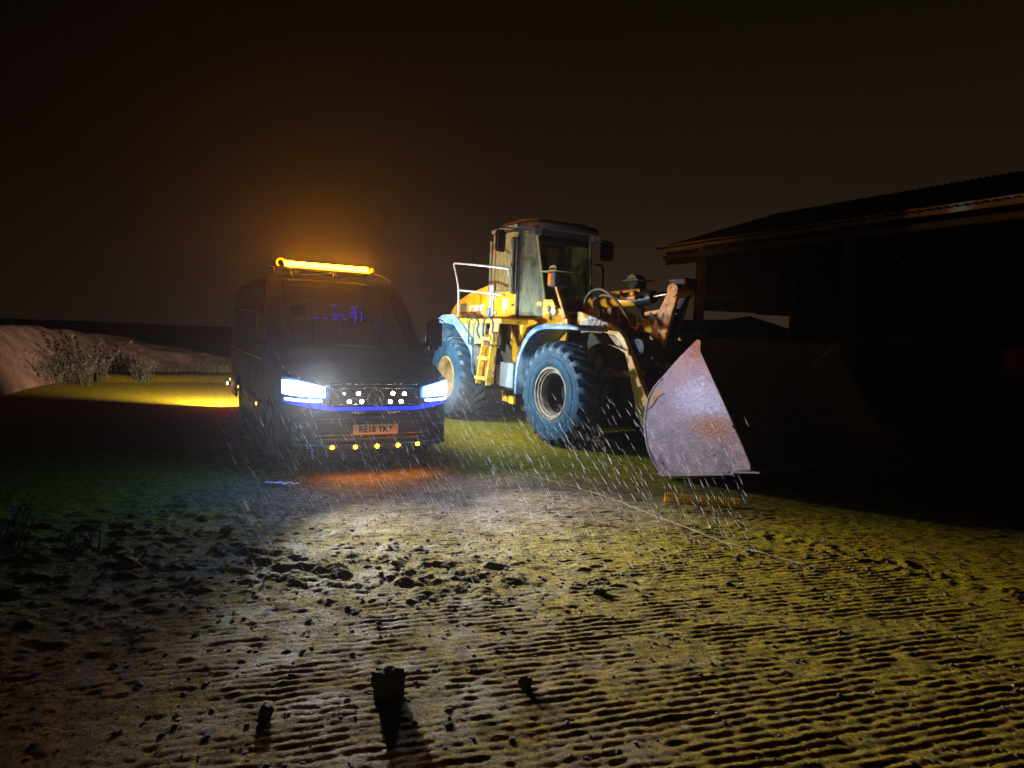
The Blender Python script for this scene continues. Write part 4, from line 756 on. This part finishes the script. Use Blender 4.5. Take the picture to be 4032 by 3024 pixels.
# low work lamps on the flanks and their light
for s, x, z in ((-1, -6.42, .50), (1, -1.75, 1.55), (1, -3.6, 1.75)):
    wl = V_('side_lamp', MB().box((x, s * 1.045, z), (.09, .05, .06)), 'van_trim', bevel=.008)
    V_('side_lamp_lens', MB().box((x, s * 1.075, z), (.07, .010, .042)), 'work_led', wl, bevel=.003)
    if s < 0: lamp('side_lamp_light', 'SPOT', VAN, (x, s * 1.10, z), (-1, .04, .03), 5200, (1, .86, .60), VN, .04, 118, 1)
    else: lamp('side_lamp_light', 'SPOT', VAN, (x, s * 1.10, z), (.05, 1, -.10), 420 if x > -2 else 620, (.66, .86, 1), VN, .05, 168, 1)
lamp('tail_light', 'POINT', VAN, (-6.75, -1.0, .45), None, 6, (1, .02, .05), VN, .05)

# ------------------------------------------------------------------ open-sided barn
BN = thing('barn', BARN, 'dark open sided barn with pale eave boards and steel posts', 'barn')
def B_(name, mb, m, parent=None, bevel=0, smooth=30): return mb.build(name, m, parent or BN, bevel, smooth)
for k, x in enumerate((0, 5.4, 10.8, 16.2)):
    for y in (0, 11.6):
        B_('post', MB().box((x, y, 2.36), (.05, .24, 4.72)).box((x - .11, y, 2.36), (.02, .26, 4.72)).box((x + .11, y, 2.36), (.02, .26, 4.72)), 'barn_steel')
    B_('rafter', MB().beam((x, 0, 4.80), (x, 5.8, 6.80), .12, .26).beam((x, 11.6, 4.80), (x, 5.8, 6.80), .12, .26), 'barn_steel')
B_('eave_beam', MB().box((7.5, -.14, 4.66), (18.5, .10, .16)), 'barn_steel', bevel=.01)
for k in range(6): B_('eave_board', MB().box((-1.75 + 1.75 + k * 3.0 - .2, -.32, 4.98 - .012 * (k % 2)), (2.98, .05, .20)), 'fascia', bevel=.008)
for k in range(9):                 # roof of corrugated sheets
    x0 = -1.85 + k * 2.2; 
    for side in (0, 1):
        P2 = []
        for i in range(23):
            x = x0 + i * .1
            for j in range(2):
                yv = (-.5, 5.85)[j] if side == 0 else (12.1, 5.75)[j]; zv = (4.96, 7.02)[j]
                P2.append((x, yv, zv + .028 * math.cos(i * math.pi) + .006 * (k % 2)))
        B_('roof_sheet', MB().grid(P2, 23, 2), 'barn_roof', smooth=0)
for k in range(5):                 # far gable: hanging sheets, open below
    P2 = []
    for i in range(13):
        y = .16 + k * .9 + i * .075
        for z in (2.78 + .02 * (k % 3), 4.85 + y * .34): P2.append((-.02 + .02 * math.cos(i * math.pi) - .004 * (k % 2), y, z))
    B_('gable_sheet', MB().grid(P2, 13, 2), 'barn_sheet', smooth=0)
for k in range(9):
    B_('gable_sheet', MB().grid([(-.02 + .02 * math.cos(i * math.pi), 4.85 + k * .75 + i * .0625, z) for i in range(13) for z in (.05, min(4.85 + (4.85 + k * .75) * .34, 4.85 + (11.6 - 4.85 - k * .75) * .34))], 13, 2), 'barn_sheet', smooth=0)
for k in range(19):
    B_('back_sheet', MB().grid([(-.1 + k * .9 + i * .075, 11.75 + .02 * math.cos(i * math.pi), z) for i in range(13) for z in (.05, 5.15)], 13, 2), 'barn_sheet', smooth=0)
B_('gable_rail', MB().box((.09, 2.4, 3.25), (.08, 4.6, .14)), 'barn_steel'); B_('gable_post', MB().box((.05, 4.75, 3.2), (.16, .16, 6.3)), 'barn_steel')
for k in range(3):
    B_('side_sheet', MB().grid([(-1.7 + k * .55 + i * .055, -.10 + .015 * math.cos(i * math.pi), z) for i in range(11) for z in (4.40, 4.88)], 11, 2), 'barn_sheet', smooth=0)
B_('post_guard', MB().box((5.28, -.16, 1.45), (.16, .05, .75)), 'fascia', bevel=.01)
# the shed whose gable shows beneath the sheets
SH = Fr(12.2, 34.0, 29)
sh = thing('distant_shed', SH, 'small dark shed with shallow pitched roof seen beneath the barn sheets', 'shed')
MB().front([(-4.5, 0), (-4.5, 2.15), (0, 2.9), (4.5, 2.15), (4.5, 0)], -6, 0).build('wall', 'shed_wall', sh)
for s in (-1, 1): MB().beam((.05, 0, 2.97), (.05, s * 4.8, 2.15), .4, .07, (1, 0, 0)).build('roof_edge', 'barn_roof', sh)
MB().add([(-6.2, -4.8, 2.18), (.2, -4.8, 2.18), (.2, 0, 3.0), (-6.2, 0, 3.0), (.2, 4.8, 2.18), (-6.2, 4.8, 2.18)], [(0, 1, 2, 3), (3, 2, 4, 5)]).build('roof', 'barn_roof', sh, smooth=0)
# red drum on a block at the barn's edge
rp = Vector((12.0, 15.5, 0))
o = tag(MB().box((rp.x, rp.y, .5), (1.1, .9, 1.0)).build('concrete_block', 'concrete_block', bevel=.03), 'dark concrete block under the red drum by the barn', 'block')
rd = thing('red_drum', (rp.x, rp.y, 1.0), 'dull red steel drum standing on a concrete block beside the barn', 'drum')
MB().lathe([(0, 0), (.29, 0), (.30, .02), (.285, .04), (.285, .26), (.297, .28), (.285, .30), (.285, .54), (.297, .56), (.285, .58), (.285, .80), (.27, .84), (.22, .86), (0, .86)], 36, lambda r, a, t: (r * math.cos(t), r * math.sin(t), a)).build('barrel', 'red_paint', rd)
MB().cyl((.15, 0, .86), (.15, 0, .885), .035, 12).build('bung', 'black', rd)

# ------------------------------------------------------------------ small things on the yard
# yellow toothed strip, two lengths
a, b = ground(2614, 1974), ground(2917, 2000); d = (b - a); L_ = d.length
yt = thing('toothed_strip', (a.x, a.y, max(gz(a.x, a.y), gz(b.x, b.y)) + .004), 'yellow plastic toothed strip lying on the yard in front of the bucket', 'strip', rz=math.atan2(d.y, d.x))
for x0, x1 in ((0, L_ * .445), (L_ * .462, L_)):
    MB().box(((x0 + x1) / 2, 0, .018), (x1 - x0, .05, .034)).build('strip_base', 'yellow_plastic', yt, bevel=.003)
n = 34; first = None
for k in range(n):
    x = L_ * (k + .3) / n
    if abs(x - L_ * .453) < .012: continue
    if first is None: first = MB().side([(-.001, 0), (-.004, .060), (.003, .058), (.012, .014), (.018, 0)], -.024, .004).build('tooth', 'yellow_plastic', yt); o = first
    else: o = first.copy(); COL.objects.link(o); o.parent = yt
    o.location = (x, .012, .03)
# broken lump standing up in the headlamp light
lp0 = Vector((-.50, 2.86, 0))
def clod_mesh(r, seed, sq=(1, 1, 1), sub=2, blk=0):
    bm = bmesh.new(); bmesh.ops.create_icosphere(bm, subdivisions=sub, radius=r); rg = random.Random(seed); o1 = rg.random() * 50
    from mathutils import noise as mn
    for v in bm.verts:
        k = 1 + (.45 - .3 * (blk > .5)) * mn.noise(v.co / r * 1.3 + Vector((o1, 0, 0))) + .2 * mn.noise(v.co / r * 3.1 + Vector((0, o1, 0)))
        if blk:
            q = v.co / r; mxn = max(abs(q.x), abs(q.y), abs(q.z)); v.co = v.co * (1 + blk * (1 / mxn - 1))
        v.co = Vector((v.co.x * k * sq[0], v.co.y * k * sq[1], v.co.z * k * sq[2]))
    V = [tuple(v.co) for v in bm.verts]; Fc = [tuple(x.index for x in f.verts) for f in bm.faces]; bm.free(); return V, Fc
def lumpobj(name, m, r, seed, loc, sq, label, cat, sub=3, grp=None, blk=.35):
    V, Fc = clod_mesh(r, seed, sq, sub, blk); o = MB().add(V, Fc).build(name, m, smooth=40); o.location = loc
    return tag(o, label, cat, grp)
lumpobj('mud_lump', 'clod', .075, 5, (lp0.x, lp0.y - .05, .055), (.95, .45, 1.0), 'tall dark lump of hard mud standing up on the grooved concrete, casting a long shadow', 'lump', blk=.8)
lumpobj('mud_lump', 'clod', .028, 8, (.12, 2.95, .022), (1.1, .7, 1.0), 'fist sized dark mud lump to the side of the tall lump', 'lump')
lumpobj('mud_lump', 'clod', .028, 12, (-.98, 2.62, .02), (1, .8, 1.0), 'rounded mud lump in the shadowed grooves by the tall lump', 'lump')
lumpobj('mud_lump', 'clod', .03, 21, (.62, 4.12, .016), (1.4, .9, .6), 'crumbled mud lump beside the churned drift of mud', 'lump')
lumpobj('mud_lump', 'clod', .035, 25, (-2.2, 5.0, .03), (1.3, .9, .8), 'broad low mud lump in the churned mud in front of the van', 'lump')
tm = thing('timber_chock', (-.42, 13.55, 0), 'pale timber chock lying under the loader between its wheels', 'timber', rz=.2)
MB().box((0, 0, .05), (.42, .16, .09)).build('block', 'timber', tm, bevel=.01); MB().box((.03, -.14, .018), (.46, .12, .03)).build('board', 'timber', tm, bevel=.005)
pf = ground(900 + 380 * .5425, 1750 + 303 * .5425); P2 = []
for i in range(22):
    for j in range(5):
        x = i / 21 * .34; y = j / 4 * .05
        P2.append((pf.x - .17 + x, pf.y + y + .02 * math.sin(i * .9), .022 + .02 * vnoise(np.array([i * .8]), np.array([j * 1.3]), 6)[0]))
tag(MB().grid(P2, 22, 5).build('puddle_glint', 'glint_film', smooth=0), 'pale crumpled sheet standing in for a puddle glint before the van', 'glint')  # added pale sheet imitates a glint on wet ground
# clods and pebbles, uncountable
protos = [clod_mesh(1, 100 + k, (1.35, .9, .55), 1, .25) for k in range(9)]
def scatter(name, m, n, rmin, rmax, fn, label):
    Vs = []; Fs = []; XY = np.array([fn() for _ in range(n)]); ZZ = heights(XY[:, 0], XY[:, 1])
    for k in range(n):
        x, y = float(XY[k, 0]), float(XY[k, 1]); r = rmin + (rmax - rmin) * random.random()**3
        v, f = protos[k % 9]; a = random.random() * 6.28; ca, sa = math.cos(a), math.sin(a); z = float(ZZ[k]) + r * .12; o = len(Vs)
        Vs += [(x + r * (p[0] * ca - p[1] * sa), y + r * (p[0] * sa + p[1] * ca), z + r * p[2]) for p in v]; Fs += [tuple(i + o for i in q_) for q_ in f]
    tag(MB().add(Vs, Fs).build(name, m, smooth=0), label, kind='stuff')
def anywhere():
    y = 1.7 + 7.5 * random.random()**1.5; return (random.uniform(-1.05, 1.05) * y * .82, y)
def drift():
    c = random.choice(((-.75, 4.35, 1.3, .35), (-2.6, 4.6, 1.0, 1.0), (-.7, 4.3, 1.2, .3), (2.6, 4.9, .8, .45), (-1.6, 3.2, 1.0, .8)))
    return (random.gauss(c[0], c[2]), max(1.8, random.gauss(c[1], c[3])))
scatter('mud_clods', 'clod', 2600, .003, .014, anywhere, 'loose crumbs of dark mud scattered over the yard')
scatter('mud_drift', 'clod', 1900, .004, .020, drift, 'churned clods of wet mud in drifts across the yard')
def midyard():
    y = random.uniform(3.4, 8.2); return (random.uniform(-.72, .62) * y, y)
scatter('mud_crumbs', 'clod', 4200, .002, .011, midyard, 'fine dark crumbs of mud strewn in front of the van')
scatter('pebbles', 'pebble', 170, .004, .010, anywhere, 'small pale pebbles scattered on the muddy yard')

# weeds along the bank and at the left edge
def weed(loc, h, n, m, label, spread, rnd, grp, leaf=.5):
    rg = random.Random(rnd); o = thing('weed_clump', loc, label, 'weeds', grp)
    st = MB(); lv = MB()
    for k in range(n):
        a = rg.random() * 6.28; q0 = rg.random()**.6 * spread; hh = h * (.45 + .6 * rg.random()); ln = .25 * hh
        p0 = Vector((q0 * math.cos(a), q0 * math.sin(a), 0)); top = p0 + Vector((rg.gauss(0, ln), rg.gauss(0, ln), hh)); mid = (p0 + top) / 2 + Vector((rg.gauss(0, .04), rg.gauss(0, .04), .08 * hh))
        st.tube([p0, mid, top], .008, 3, False, .003)
        for _ in range(int(9 * leaf) + 2):
            t = .3 + .7 * rg.random(); c = p0.lerp(mid, t * 2) if t < .5 else mid.lerp(top, t * 2 - 1)
            d1 = Vector((rg.gauss(0, 1), rg.gauss(0, 1), rg.gauss(.2, .7))).normalized() * (.05 + .08 * rg.random()) * (h / .8); d2 = d1.cross(Vector((rg.gauss(0, 1), rg.gauss(0, 1), 1))).normalized() * .02 * (h / .8)
            lv.add([c, c + d1 * .5 + d2, c + d1, c + d1 * .5 - d2], [(0, 1, 2, 3)])
    st.build('stems', m, o, smooth=0); lv.build('leaves', m, o, smooth=0)
for px, py, h, n, lab, sp_ in ((330, 1500, 1.1, 60, 'tall dark bush of dead weeds where the bank bends towards the yard', .7), (250, 1515, .8, 40, 'tangled low dead weeds in front of the tall dark bush', .6), (440, 1476, .9, 44, 'dense dry weeds against the bank beyond the bend', .6), (505, 1474, .7, 34, 'sparse dry stalks on the bank beside the dense weeds', .5), (560, 1503, .65, 34, 'small leafy weed clump growing on the step of the raised verge', .28), (640, 1473, .5, 30, 'short dry weeds in the middle of the bank foot', .6), (800, 1474, .55, 36, 'upright pale stalks at the bank foot', .6)):
    p = ground(px, py); weed(p, h, n, 'weed', lab, sp_, px, 'weeds along the bank')
p = ground(870, 1474); weed(p, .4, 50, 'green_weed', 'low green grass clump at the bank foot behind the van', .8, 3, 'weeds along the bank')
p = ground(40, 2160); weed(p, .34, 16, 'green_weed', 'yellow green weed growing in the mud at the dark edge of the yard', .10, 9, 'weeds in the yard mud', .8)
p = ground(330, 2170); weed(p, .16, 14, 'weed', 'small trampled weed tuft in the churned mud', .14, 19, 'weeds in the yard mud', .8)

# ------------------------------------------------------------------ falling rain and the wet air
Vs = []; Fs = []
dirn = Vector((.50, -.05, -.86)).normalized()
def streak(x, y, z, L, r, d):
    n = max(1, int(L / .11)); p = Vector((x, y, z)); s1 = d.cross(Vector((0, 1, 0))).normalized() * r; s2 = d.cross(s1).normalized() * r
    for k in range(n):
        a = p + d * (k * .11); b = a + d * .092; m = a.lerp(b, .7); o = len(Vs)
        if a.z < .02: break
        Vs.extend([tuple(a), tuple(m + s1), tuple(m - s1 * .5 + s2 * .87), tuple(m - s1 * .5 - s2 * .87), tuple(b)])
        Fs.extend([(o, o + 1, o + 2), (o, o + 2, o + 3), (o, o + 3, o + 1), (o + 4, o + 2, o + 1), (o + 4, o + 3, o + 2), (o + 4, o + 1, o + 3)])
for k in range(460):
    t = random.random()**.8; q_ = VAN.w(.25 + 3.6 * t, random.uniform(-1.8, 1.9), 0)
    d = (dirn + Vector((random.gauss(0, .09), random.gauss(0, .05), 0))).normalized()
    streak(q_.x, q_.y, random.uniform(.05, 1.15), random.uniform(.11, .75)**1.2, random.choice((.0006, .0008, .0011, .0015)), d)
tag(MB().add(Vs, Fs).build('rain', 'rain_water', smooth=0), 'slanting rain drops lit by the headlamps', kind='stuff')
hz = MB().box((0, 26, 3.6), (90, 70, 9.4)).build('haze', None, smooth=0)
hm = bpy.data.materials.new('haze_air'); hm.use_nodes = True; t = hm.node_tree; t.nodes.clear()
ho = t.nodes.new('ShaderNodeOutputMaterial'); hv = t.nodes.new('ShaderNodeVolumePrincipled')
hv.inputs['Color'].default_value = (.92, .93, .95, 1); hv.inputs['Density'].default_value = .0011; hv.inputs['Anisotropy'].default_value = .85
t.links.new(hv.outputs[0], ho.inputs['Volume']); hz.data.materials.append(hm)
try: hm.cycles.homogeneous_volume = True
except Exception: pass
tag(hz, 'thin wet night air around the whole yard', kind='stuff')
